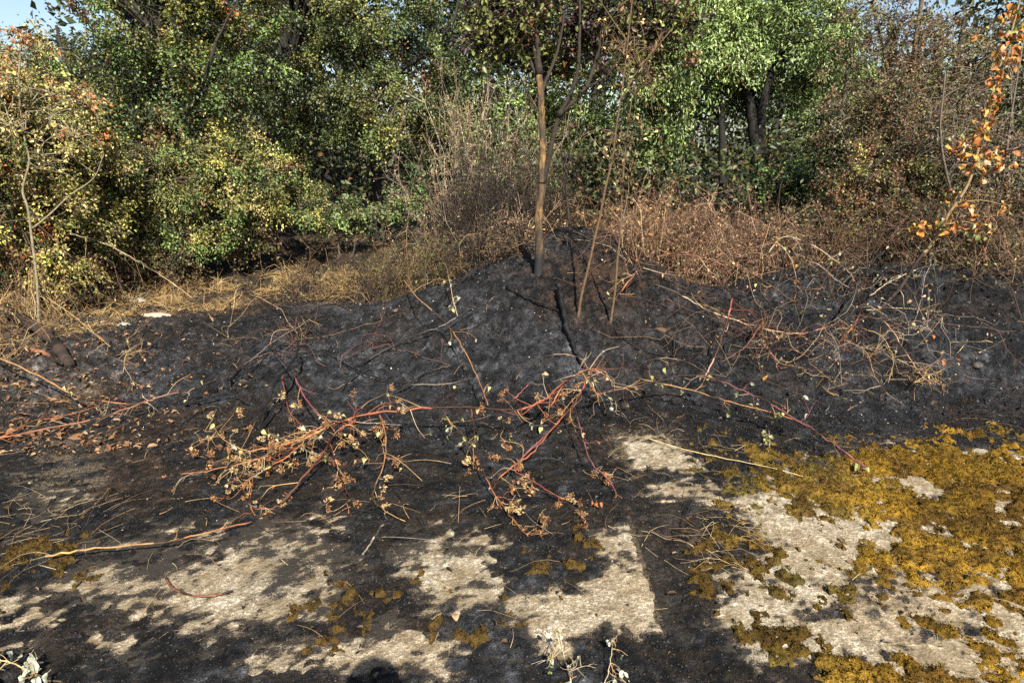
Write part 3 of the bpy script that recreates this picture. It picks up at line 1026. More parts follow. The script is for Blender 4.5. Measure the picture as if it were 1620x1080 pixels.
# hedge shrubs and trees from left to right
def shrub_trunks(u, v, Y, n_, spread, top, r=0.035):
    out = []
    for i in range(n_):
        b_ = At(u + rng.uniform(-.3, .3) * spread, v, Y + rng.uniform(-.25, .25))
        b_[2] = terrain(b_[0], b_[1]) - 0.06
        e_ = At(u + rng.uniform(-1, 1) * spread, top + rng.uniform(0, 60), Y + rng.uniform(-.4, .4))
        m1 = b_ * 0.65 + e_ * 0.35 + rng.normal(0, 0.08, 3)
        m2 = b_ * 0.3 + e_ * 0.7 + rng.normal(0, 0.10, 3)
        out.append(([b_, m1, m2, e_], r * rng.uniform(.6, 1.1), r * 0.25))
    return out


tree("hawthorn_shrub", "yellowing hawthorn at the left edge with red and straw coloured leaves", "shrub",
     shrub_trunks(20, 470, 6.4, 4, 110, 90),
     [E3(10, 175, 110, 90, 6.2, .7, 1.2), E3(-60, 260, 130, 130, 6.0, .8, 1.0), E3(70, 290, 100, 110, 6.4, .6, 1.2), E3(-220, 230, 140, 140, 6.0, 1, .8), E3(20, 410, 110, 50, 6.3, .5, .5)],
     460, 0.19, 66000, 0.031, [YG, STR, RD, OL, GR, DG], [5, 4, 1.8, 3, 2, 2], limb_r=0.013, bark=(0.10, 0.075, 0.05), detail=1)
tree("hawthorn_tree", "broad hawthorn with dark green and rusty leaves, left of the dark hollow", "tree",
     shrub_trunks(230, 420, 8.2, 5, 150, 40, .06),
     [E3(260, 70, 110, 90, 8.4, .9, 1.2), E3(340, 150, 110, 110, 8.2, .8, 1.2), E3(180, 200, 90, 110, 7.9, .7, 1.0), E3(330, 10, 120, 70, 8.6, .8, 1), E3(360, -160, 150, 120, 9, 1.5, .8)],
     280, 0.27, 70000, 0.038, [OL, DG, GR, YG, RD, BR], [4, 6, 4, 1.4, .3, 1.0], limb_r=0.02, bark=(0.022, 0.018, 0.013), upper=(((-5.2, 9.2, 5.6), (2.1, 1.3, 1.9)), 9000, .10))
tree("hawthorn_shrub", "low hawthorn with sunlit yellow green sprays over the dry undergrowth", "shrub",
     shrub_trunks(300, 400, 7.4, 5, 150, 250, .03),
     [E3(230, 290, 120, 50, 7.3, .5, 1), E3(380, 300, 100, 55, 7.5, .5, 1), E3(300, 240, 110, 50, 7.6, .5, .8), E3(140, 340, 80, 50, 7.1, .4, .7), E3(470, 330, 50, 40, 7.8, .4, .3), E3(200, 385, 110, 35, 7.2, .35, .7), E3(340, 370, 90, 32, 7.5, .3, .6)],
     330, 0.20, 56000, 0.031, [YG, OL, STR, GR, BR, DG], [3, 4, 1, 3, 2, 3], limb_r=0.012, bark=(0.08, 0.06, 0.04), detail=1)
yd = 9.6
tree("dark_tree", "dark leaning tree with small olive leaves behind the hollow", "tree",
     [(rooted(TP([(600, 350), (597, 300), (592, 253), (583, 217), (581, 173), (600, 140), (637, 107), (675, 82), (720, 30)], yd)), 0.085, 0.03),
      (rooted(TP([(510, 370), (516, 310), (524, 250), (530, 200), (545, 120), (560, 20)], yd + .3)), 0.075, 0.03),
      (TP([(583, 215), (560, 195), (535, 200), (500, 180), (460, 120)], yd), 0.05, 0.02)],
     [E3(520, 60, 120, 90, yd, .9, 1.2), E3(650, 70, 110, 90, yd + .2, .9, 1.2), E3(600, 190, 90, 70, yd - .3, .6, .8), E3(460, 190, 80, 100, yd, .7, .9), E3(690, 180, 50, 60, yd, .5, .5), E3(560, -150, 220, 120, yd, 1.5, .9)],
     290, 0.27, 70000, 0.037, [OL, DG, (0.12, 0.16, 0.05), YG, BR], [4, 5, 5, .8, .4], limb_r=0.025, bark=(0.016, 0.014, 0.012), upper=(((-2.0, 10.2, 6.0), (2.3, 1.4, 2.1)), 10000, .10))
tree("elder_shrub", "low fresh green shrub at the foot of the dark leaning tree", "shrub",
     shrub_trunks(540, 380, 8.4, 3, 60, 320, .015),
     [E3(560, 345, 60, 26, 8.4, .35, 1), E3(470, 330, 45, 24, 8.6, .3, .6), E3(640, 325, 40, 22, 8.8, .3, .4)],
     110, 0.13, 4600, 0.040, [GR, (0.16, 0.2, 0.09), OL], [4, 2, 3], limb_r=0.008, detail=1)
tree("ivy_post", "narrow ivy clad stump in the gloom left of the bramble", "stump",
     [(rooted(TP([(661, 330), (660, 300), (660, 262)], 8.9)), 0.05, 0.04)],
     [E3(660, 290, 8, 34, 8.9, .08, 1)], 26, 0.06, 700, 0.045, [(0.07, 0.14, 0.04), DG], [2, 1], limb_r=0.004, detail=1)
# brighter green trees on the right
tree("green_tree", "bright green tree with long hanging leaves right behind the young tree", "tree",
     [(rooted(TP([(1143, 290), (1143, 253), (1141, 200), (1138, 150), (1125, 60), (1110, -40)], 11.0)), 0.07, 0.035)],
     [E3(1080, 60, 80, 95, 11.0, .9, 1.1), E3(1050, 190, 60, 70, 11.6, .8, .8), E3(1160, 50, 60, 60, 11.2, .8, .8), E3(1080, -120, 130, 120, 12, 1.5, .8)],
     290, 0.32, 38000, 0.072, [LG, GR, (0.30, 0.38, 0.16), OL], [5, 3, 3, 1], limb_r=0.03, asp=0.34, droop=0.5, bark=(0.012, 0.010, 0.009))  # bark near black: shade under the canopy put into the colour
tree("green_tree", "spreading green tree on a thick dark forked trunk at right", "tree",
     [(rooted(TP([(1196, 290), (1195, 247), (1190, 190), (1180, 143), (1165, 90)], 11.2)), 0.115, 0.05),
      (rooted(TP([(1205, 260), (1204, 200), (1210, 150), (1230, 80), (1250, -20)], 11.2)), 0.09, 0.04)],
     [E3(1240, 45, 100, 65, 11.2, .9, 1.3), E3(1180, 110, 60, 60, 12.6, .8, .9), E3(1290, 105, 60, 45, 12.8, .8, .8), E3(1240, -110, 160, 110, 13, 1.5, .8)],
     290, 0.32, 40000, 0.070, [LG, GR, (0.28, 0.36, 0.15), OL], [5, 4, 3, 1], limb_r=0.03, asp=0.36, droop=0.4, bark=(0.012, 0.010, 0.009))  # trunk's canopy shade painted into the bark colour here too
tree("green_tree", "smaller grey green tree with a thin dark trunk under the gap of sky", "tree",
     [(rooted(TP([(1312, 340), (1313, 317), (1319, 255), (1314, 226), (1330, 180), (1340, 110)], 11.2)), 0.055, 0.02)],
     [E3(1330, 50, 60, 55, 11.4, .8, 1), E3(1370, 230, 50, 40, 11, .6, .6), E3(1260, 245, 50, 28, 11.2, .5, .5)],
     170, 0.24, 6000, 0.055, [GR, GY, OL, BR], [3, 2, 3, 2], limb_r=0.02, asp=0.45, bark=(0.04, 0.035, 0.028))
tree("elder_shrub", "dense blue green shrub between the forked green tree and the red brambles", "shrub",
     shrub_trunks(1260, 330, 10.0, 3, 60, 270, .03),
     [E3(1265, 290, 65, 38, 10, .5, 1), E3(1220, 300, 35, 34, 9.8, .4, .6), E3(1320, 300, 35, 30, 10, .4, .4)],
     150, 0.17, 5200, 0.06, [(0.08, 0.14, 0.06), GR, DG], [4, 3, 2], limb_r=0.012)
# scorched thorn trees at the right
tree("scorched_tree", "scorched thorn tree with red brown leaves against the sky at right", "tree",
     [(rooted(TP([(1425, 330), (1430, 240), (1440, 148), (1447, 80), (1455, 20), (1470, -60)], 8.8)), 0.05, 0.02),
      (TP([(1430, 240), (1410, 160), (1400, 90), (1380, 10)], 8.8), 0.028, 0.012)],
     [E3(1420, 90, 80, 90, 8.8, .7, 1.2), E3(1500, 120, 70, 80, 8.9, .6, .7), E3(1370, 190, 60, 60, 8.7, .6, .8), E3(1450, 220, 80, 50, 8.6, .6, .9), E3(1400, -100, 70, 70, 9, 1, .25)],
     360, 0.21, 21000, 0.034, [BR, (0.22, 0.13, 0.07), OL, (0.10, 0.06, 0.04), GY], [4, 4, 3, 3, 3], limb_r=0.018, bark=(0.10, 0.08, 0.05), leaf_mat=M_dry)
tree("thorn_shrub", "dense brown and olive thorn shrub below the scorched tree at right", "shrub",
     shrub_trunks(1420, 410, 7.6, 6, 130, 280, .03),
     [E3(1400, 300, 90, 60, 7.7, .5, 1.1), E3(1500, 340, 90, 60, 7.5, .5, 1), E3(1340, 350, 60, 40, 7.6, .4, .6), E3(1590, 360, 70, 60, 7.0, .5, .8), E3(1460, 260, 70, 40, 7.9, .4, .6)],
     480, 0.17, 40000, 0.032, [BR, OL, DG, (0.20, 0.10, 0.05), YG], [5, 4, 3, 2, .7], limb_r=0.013, bark=(0.06, 0.045, 0.03))
tree("bare_shrub", "leafless grey twiggy shrub behind the orange leaved sapling", "shrub",
     shrub_trunks(1570, 380, 7.2, 7, 90, 60, .022),
     [E3(1560, 180, 70, 90, 7.2, .5, 1), E3(1600, 260, 60, 70, 7.0, .4, .8), E3(1500, 220, 40, 50, 7.4, .3, .4)],
     150, 0.26, 3000, 0.036, [GY, BR, OL], [1, 2, 1], limb_r=0.010, bark=(0.13, 0.105, 0.08), twigs=6)
tree("dark_shrub", "dark leafy shrub at the far right edge behind the twigs", "shrub",
     shrub_trunks(1640, 400, 8.2, 4, 90, 100, .04),
     [E3(1650, 180, 80, 100, 8.2, .6, 1), E3(1620, 300, 80, 70, 8.0, .6, 1), E3(1700, 60, 90, 90, 8.4, .7, .8), E3(1600, 90, 50, 40, 8.6, .4, .4)],
     300, 0.2, 9500, 0.045, [OL, DG, GR, BR, YG], [4, 4, 2, 2, 1], limb_r=0.016)
# trees farther back closing the gaps
for i, (u, Y, top, pal_, lab, side) in enumerate([
        (90, 15, 70, 0, "far tree showing between the hawthorns at left, under the white sky", 110),
        (420, 14, -60, 0, "far dark tree behind the broad hawthorn", 130),
        (760, 13, -80, 1, "far green tree showing left of the young tree trunk", 110),
        (850, 16.5, -60, 0, "far dark tree filling the gap straight behind the young tree", 110),
        (930, 15, -80, 1, "far green tree showing through the fork of the young tree", 130),
        (1380, 17, 120, 1, "far tree low behind the scorched thorn tree", 110),
        (1560, 16, 130, 0, "far dark tree low at the right edge of the wood", 120)]):
    pal2 = [[OL, DG, (0.08, 0.09, 0.03)], [GR, LG, OL, DG]][pal_]
    b_ = At(u, 330, Y)
    b_[2] = terrain(b_[0], b_[1]) - .1
    t_ = At(u + 10, (top + 330) / 2, Y)
    tree("woodland_tree", lab, "tree", [([b_, (b_ + t_) / 2 + rng.normal(0, .1, 3), t_, At(u - 10, top + 40, Y)], 0.12, 0.04)],
         [E3(u, (top + 200) / 2, side, max(60, (200 - top) / 2), Y, 1.3, 1.4), E3(u + 40, 240, side * .9, 60, Y - .5, 1, .8), E3(u - 50, 220, side * .7, 70, Y + .4, 1, .8)],
         280, 0.32, 17000, 0.080, pal2, [1] * len(pal2), limb_r=0.03, bark=(0.03, 0.026, 0.02), asp=0.5, group="trees deep in the wood")

# the distant wood that closes the view, one mass
m_ = MB()
nn = 60000
xx = rng.uniform(-34, 34, nn)
yy = 20 + rng.random(nn) * 9
hmax = 6.0 + 5.0 * fbm(xx, yy * 0.3, 0.25, 3, 301) - 5.5 * sstep(-10, -15, xx) - 6.2 * np.exp(-((xx - 12.5) / 3.4) ** 2)
zz = 0.3 + hmax * rng.random(nn) ** 0.75
dv = rng.normal(0, 1, (nn, 3)); nv = rng.normal(0, .6, (nn, 3)); nv[:, 2] += .6; nv[:, 1] -= .4
cl = palette([DG, OL, (0.06, 0.08, 0.03)], [5, 2, 4], nn) * rng.uniform(.45, 1.0, (nn, 1))
L = rng.uniform(.16, .34, nn)
leaves(m_, np.stack([xx, yy, zz], -1), dv, nv, L, L * .6, cl)
nn = 70
xx, yy = rng.uniform(-30, 30, nn), 20 + rng.random(nn) * 9
P = np.stack([np.stack([xx + rng.normal(0, .1, nn), yy, np.full(nn, z_)], -1) for z_ in (0, 1.5, 3, 5)], 1)
tubes(m_, P, np.array([[.18, .15, .12, .05]]) * np.ones((nn, 1)), 6, np.array([.03, .026, .02]))
o = m_.build("distant_wood", M_leaf)
tag(o, "dark distant wood filling the gaps between the nearer trees", kind="stuff")


# low growth on the shaded floor of the wood, one mass
m_ = MB()
nn = 46000
xx, yy = rng.uniform(-16, 16, nn), 8.8 + rng.random(nn) ** 1.3 * 10
zz = terrain(xx, yy) + (0.5 + 1.5 * fbm(xx, yy, 0.7, 3, 401)) * rng.random(nn) ** 0.8
dv = rng.normal(0, 1, (nn, 3)); nv = rng.normal(0, .6, (nn, 3)); nv[:, 2] += .7; nv[:, 1] -= .2
cl = 0.7 * palette([DG, OL, (0.07, 0.10, 0.035), BR], [4, 2, 3, 1.2], nn) * rng.uniform(.6, 1.3, (nn, 1))
L = rng.uniform(.05, .12, nn)
leaves(m_, np.stack([xx, yy, zz], -1), dv, nv, L, L * .55, cl)
o = m_.build("undergrowth", M_leaf)
tag(o, "low leafy undergrowth on the shaded floor of the wood", kind="stuff")


# ------------------------------------------------------------------ dry bramble thickets
def thicket(name, label, cat, areas, n_, hgt, length, cols, wts, nleaf, leafcols, upright=0.3, r=(.0018, .0042), leaf=0.022, nside=3):
    """areas: (u, v, ru, rY, Y, w) footprints"""
    reseed(label)
    w = np.array([a[5] for a in areas], float)
    k = rng.choice(len(areas), n_, p=w / w.sum())
    A_ = np.array([a[:5] for a in areas], float)[k]
    bx_, by_ = [], []
    ncl = max(5, n_ // 16)
    cen = []
    for (u, v, ru, rY, Y) in A_[:ncl]:
        q_ = At(u + ru * rng.uniform(-1, 1), v, Y + rY * rng.uniform(-1, 1))
        cen.append((q_[0], q_[1], rng.uniform(.45, 1.2), rng.uniform(.5, 1.35)))
    cen = np.array(cen)
    wc = rng.gamma(1.2, 1.0, ncl)
    ck = rng.choice(ncl, n_, p=wc / wc.sum())
    bx_ = list(cen[ck, 0] + rng.normal(0, .09, n_))
    by_ = list(cen[ck, 1] + rng.normal(0, .09, n_))
    bx_, by_ = np.array(bx_), np.array(by_)
    base = np.stack([bx_, by_, terrain(bx_, by_) - .01], -1)
    az = rng.uniform(0, 6.283, n_)
    L = rng.uniform(*length, n_)
    up = rng.random(n_) < upright
    hh = rng.uniform(*hgt, n_) * cen[ck, 2]
    k_ = 10
    t = np.linspace(0, 1, k_)[None, :]
    run = np.where(up, rng.uniform(.05, .6, n_), 0.75)[:, None] * L[:, None]
    arch = np.where(up[:, None], hh[:, None] * t ** 0.9, hh[:, None] * np.sin(np.minimum(t * 1.18, 1) * math.pi * 0.97) * 0.85)
    P = np.stack([base[:, 0:1] + np.cos(az)[:, None] * run * t, base[:, 1:2] + np.sin(az)[:, None] * run * t, base[:, 2:3] + arch], -1)
    wob = np.cumsum(rng.normal(0, 0.036, P.shape), 1)
    P = P + wob * L[:, None, None]
    gz = terrain(P[..., 0], P[..., 1])
    P[..., 2] = np.maximum(P[..., 2], gz + 0.01)
    org = base.mean(0)
    t_ = thing(name, label, cat, org)
    m_ = MB()
    cc = palette(cols, wts, n_) * rng.uniform(.6, 1.3, (n_, 1)) * cen[ck, 3][:, None]
    tubes(m_, P, rng.uniform(*r, n_)[:, None] * np.linspace(1, .4, k_)[None], 4, cc)
    # side twigs
    ii = np.repeat(np.arange(n_), nside)
    jj = rng.integers(3, k_ - 1, len(ii))
    s = P[ii, jj]
    d = unit(P[ii, jj + 0] - P[ii, jj - 1] + rng.normal(0, .8, s.shape) + np.array([0, 0, .25]))
    e = s + d * (rng.uniform(.1, .32, len(ii)) * np.clip(L[ii], .4, 1.2))[:, None]
    S = bez(s, (s + e) / 2 + rng.normal(0, .025, s.shape), e, 5)
    tubes(m_, S, np.array([[.0016, .0014, .0012, .001, .0008]]) * np.ones((len(s), 1)), 3, cc[ii] * 1.1)
    m_.build("canes", M_stem, t_, org)
    if nleaf:
        lm = MB()
        f = rng.integers(0, len(s), nleaf)
        tt = rng.integers(1, 5, nleaf)
        pos = S[f, tt] + rng.normal(0, .02, (nleaf, 3))
        dv = rng.normal(0, 1, (nleaf, 3)); dv[:, 2] -= .5
        nv = rng.normal(0, 1, (nleaf, 3)); nv[:, 2] += .4
        Lf = rng.uniform(.6, 1.3, nleaf) * leaf
        leaves(lm, pos, dv, nv, Lf, Lf * .5, palette(leafcols, [1] * len(leafcols), nleaf) * rng.uniform(.6, 1.3, (nleaf, 1)) * cen[ck[ii[f]], 3][:, None])
        lm.build("dead_leaves", M_dry, t_, org)
    return t_


PINK = [(0.38, 0.26, 0.185), (0.26, 0.165, 0.11), (0.47, 0.35, 0.25), (0.10, 0.06, 0.04)]
REDB = [(0.19, 0.105, 0.062), (0.12, 0.062, 0.038), (0.28, 0.18, 0.11), (0.05, 0.028, 0.02)]
BRN = [(0.14, 0.085, 0.045), (0.24, 0.15, 0.07), (0.08, 0.048, 0.028), (0.035, 0.024, 0.018)]
ORG_, TAN_, PAL_, GRY_ = (0.15, 0.068, 0.034), (0.19, 0.12, 0.06), (0.25, 0.2, 0.135), (0.12, 0.108, 0.097)
thicket("weed_thicket", "tall pinkish dead weed stalks left of the young tree", "thicket",
        [(780, 330, 75, .5, 7.4, 1), (820, 330, 40, .4, 7.2, .5), (740, 340, 40, .4, 7.2, .4)], 310, (.8, 2.0), (.9, 1.7), PINK, [4, 2, 3, .6],
        6000, [(0.40, 0.27, 0.19), (0.28, 0.18, 0.11), (0.28, 0.25, 0.12)], .8, leaf=.026, nside=8)
thicket("bramble_thicket", "straw coloured bramble tangle right behind the young tree on the mound top", "thicket",
        [(960, 380, 80, .4, 7.3, 1), (1040, 380, 50, .3, 7.2, .6), (890, 380, 40, .3, 7.1, .4), (1000, 400, 40, .25, 6.5, .35)], 300, (.25, .85), (.6, 1.4), [(0.26, 0.165, 0.08), (0.34, 0.25, 0.14), (0.14, 0.08, 0.045), (0.05, .03, .02)], [3, 2, 3, 4],
        7500, [(0.30, 0.17, 0.07), (0.22, 0.11, 0.05), (0.36, 0.26, 0.13), (0.10, .06, .03)], .35, nside=5, leaf=.034)
thicket("bramble_thicket", "red brown bramble heap sloping down at right of the mound", "thicket",
        [(1130, 350, 90, .6, 7.2, 1), (1200, 370, 60, .5, 7.0, .8), (1060, 330, 50, .5, 7.3, .5)], 420, (.35, .95), (.6, 1.5), REDB, [4, 3, 3, 3],
        10000, [(0.20, 0.115, 0.065), (0.13, 0.07, 0.042), (0.26, 0.17, 0.10), (0.06, .033, .022)], .25, nside=5, leaf=.034)
thicket("bramble_thicket", "dark brown bramble tangle under the thorn shrub at right", "thicket",
        [(1330, 400, 90, .4, 6.9, 1), (1450, 400, 90, .4, 6.7, 1), (1570, 410, 80, .4, 6.4, 1)], 440, (.25, .75), (.6, 1.4), BRN + [(0.2, .1, .06)], [3, 2, 4, 3, 2],
        9000, [(0.08, 0.045, 0.026), (0.05, 0.03, 0.02), (0.10, 0.09, 0.035), (0.04, .045, .02)], .25, leaf=.04, nside=5)
thicket("bramble_thicket", "brown dry undergrowth beneath the hawthorns at left", "thicket",
        [(160, 420, 120, .5, 7.0, 1), (270, 410, 70, .3, 7.2, .5), (60, 440, 100, .5, 6.4, .9), (440, 420, 80, .25, 6.9, .25)], 360, (.2, .75), (.5, 1.3), BRN, [4, 2, 4, 3],
        9000, [(0.18, 0.11, 0.05), (0.10, 0.06, 0.03), (0.15, 0.14, 0.05), (0.05, .037, .02)], .35, leaf=.036, nside=5)
thicket("bramble_thicket", "dry olive undergrowth on the left shoulder of the mound", "thicket",
        [(680, 400, 60, .4, 7.1, 1), (750, 390, 50, .35, 6.8, .8), (580, 420, 50, .3, 7.0, .4)], 280, (.2, .65), (.4, 1.1), BRN + [(0.15, .14, .05)], [4, 2, 4, 3, 3],
        6500, [(0.14, 0.09, 0.04), (0.12, 0.12, 0.04), (0.07, 0.042, 0.022)], .35, leaf=.032, nside=5)
thicket("bramble_bush", "open tangle of arching tan canes on the crest right of the young tree", "bramble",
        [(1060, 420, 80, .25, 5.9, 1), (980, 410, 50, .2, 5.8, .6)], 40, (.2, .6), (.7, 1.5), [ORG_, TAN_, PAL_, (0.07, .036, .022)], [2, 3, 1, 5],
        260, [(0.3, 0.18, 0.08), (0.24, 0.12, 0.06)], .15, r=(.002, .0042), leaf=.03, nside=4)
thicket("bramble_bush", "open tangle of grey and reddish canes on the slope under the leaning sapling", "bramble",
        [(1300, 470, 120, .3, 5.5, 1), (1420, 480, 90, .3, 5.2, .8)], 54, (.15, .5), (.6, 1.4), [ORG_, PAL_, GRY_, (0.07, .034, .022), (0.008, .007, .007)], [2, 2, 2, 3, 5],
        160, [(0.3, 0.2, 0.1), (0.22, 0.22, 0.13)], .12, r=(.0018, .004), leaf=.03, nside=4)
thicket("burnt_brush", "charred brush and dry stems along the left crest of the mound", "brush",
        [(690, 425, 70, .25, 6.25, 1), (770, 410, 40, .2, 6.0, .7), (600, 445, 50, .2, 6.5, .6)], 210, (.10, .42), (.3, .9), [(0.008, .007, .007), (0.03, .02, .015), TAN_, (0.3, .2, .1)], [5, 4, 2, 1.5],
        1500, [(0.02, .015, .012), (0.14, .085, .04), (0.06, .04, .025)], .3, r=(.0015, .0034), leaf=.03, nside=4)
thicket("bramble_bush", "sparse scorched bramble canes arching over the right slope", "bramble",
        [(1180, 520, 90, .3, 4.9, 1), (1090, 520, 60, .3, 4.9, .5)], 46, (.08, .34), (.5, 1.1), [ORG_, TAN_, (0.1, .045, .03), (0.012, .011, .011)], [2, 3, 3, 4],
        60, [(0.3, 0.2, 0.1)], .1, r=(.0015, .0032), leaf=.025, nside=3)
thicket("bramble_bush", "sparse burnt bramble canes looping over the ash left of centre", "bramble",
        [(480, 570, 110, .35, 4.7, 1), (600, 540, 80, .3, 4.8, .5)], 44, (.06, .28), (.4, 1.0), [TAN_, (0.1, .045, .03), (0.01, .009, .009)], [1.5, 2.5, 6],
        0, [], .1, r=(.0015, .0034), nside=3)
thicket("weed_clump", "spindly dead weeds by the log at the left edge", "weeds",
        [(10, 560, 60, .3, 5.0, 1), (80, 520, 70, .3, 5.6, 1), (0, 480, 80, .3, 5.9, 1)], 170, (.15, .5), (.3, .9), [(0.34, .22, .09), (0.26, .15, .06), (0.4, .3, .16), (0.1, .06, .03)], [3, 3, 2, 4],
        500, [(0.42, 0.27, 0.12), (0.3, 0.2, 0.1)], .5)


# ------------------------------------------------------------------ canes, sticks and saplings on the burn
def curled_leaf(name, col, curl, seed):
    r_ = np.random.default_rng(seed)
    ku, kv = 3, 6
    t = np.linspace(0, 1, kv)
    wd = np.sin(np.clip(t, 0.02, 0.98) ** 0.8 * math.pi) * 0.27 + 0.01
    V_, F_ = [], []
    for i in range(kv):
        th = curl * t[i]
        cx, cz = (math.sin(th) / curl, -(1 - math.cos(th)) / curl)
        for j in (-1, 0, 1):
            V_.append([j * wd[i] * (0.8 + 0.3 * r_.random()), cx, cz + abs(j) * wd[i] * (0.35 + 0.5 * r_.random()) + 0.03 * r_.normal()])
    for i in range(kv - 1):
        for j in range(ku - 1):
            a = i * ku + j
            F_.append([a, a + 1, a + ku + 1, a + ku])
    m = MB()
    cl = np.array(col)[None] * r_.uniform(.7, 1.25, (len(F_), 1))
    m.add(np.array(V_), np.array(F_), cl)
    return m.mesh(name, M_dry, smooth=True)


LEAF = {k: [curled_leaf("leaf", c, cu, 10 * q + w) for q, cu in enumerate((0.7, 1.5, 2.3, 3.0))]
        for w, (k, c) in enumerate({"orange": (0.40, 0.145, 0.03), "gold": (0.40, 0.22, 0.05), "tan": (0.38, 0.25, 0.14),
                                    "pale": (0.34, 0.32, 0.13), "grey": (0.32, 0.33, 0.26), "rust": (0.27, 0.10, 0.035),
                                    "green": (0.19, 0.22, 0.07)}.items())}


def seed_head_mesh(seed, col):
    r_ = np.random.default_rng(seed)
    m = MB()
    k = 16
    s = np.zeros((k, 3)); s[:, 2] = -r_.random(k) * 0.6
    e = s + unit(r_.normal(0, 1, (k, 3)) + np.array([0, 0, -.3])) * r_.uniform(.35, .8, (k, 1))
    P = np.stack([s, (s + e) / 2 + r_.normal(0, .08, (k, 3)), e], 1)
    tubes(m, P, np.array([[.035, .028, .022]]) * np.ones((k, 1)), 3, np.array(col) * .8)
    tubes(m, np.array([[[0, 0, .15], [0, 0, -.3], [0.05, 0, -.75]]]), np.array([[.05, .045, .03]]), 4, np.array(col) * .7)
    pos = np.repeat(e, 3, 0)
    dv = r_.normal(0, 1, (k * 3, 3)); nv = r_.normal(0, 1, (k * 3, 3))
    leaves(m, pos, dv, nv, r_.uniform(.22, .45, k * 3), r_.uniform(.16, .3, k * 3), np.array(col)[None] * r_.uniform(.6, 1.4, (k * 3, 1)), 1)
    return m.mesh("seed_head", M_dry)


SEED = [seed_head_mesh(s_, c) for s_, c in enumerate([(0.33, 0.185, 0.08), (0.26, 0.125, 0.052), (0.39, 0.27, 0.135), (0.20, 0.105, 0.05)])]


def place(me, name, parent, pos, size, base=None, down=0.0):
    o = bpy.data.objects.new(name, me)
    COL.objects.link(o)
    if parent is not None:
        o.parent = parent
        pos = np.asarray(pos) - np.asarray(parent.location if base is None else base)
    o.location = pos
    o.scale = (size,) * 3
    o.rotation_euler = (rng.normal(-down, .5), rng.normal(0, .5), rng.uniform(0, 6.28))
    return o


RED, ORG, YEL, PAL, GRS, BLK, DKB = ((0.19, 0.045, 0.026), (0.25, 0.088, 0.036), (0.32, 0.20, 0.08), (0.33, 0.26, 0.17),
                                     (0.15, 0.135, 0.12), (0.006, 0.0058, 0.006), (0.075, 0.042, 0.024))
MAG = (0.19, 0.060, 0.062)


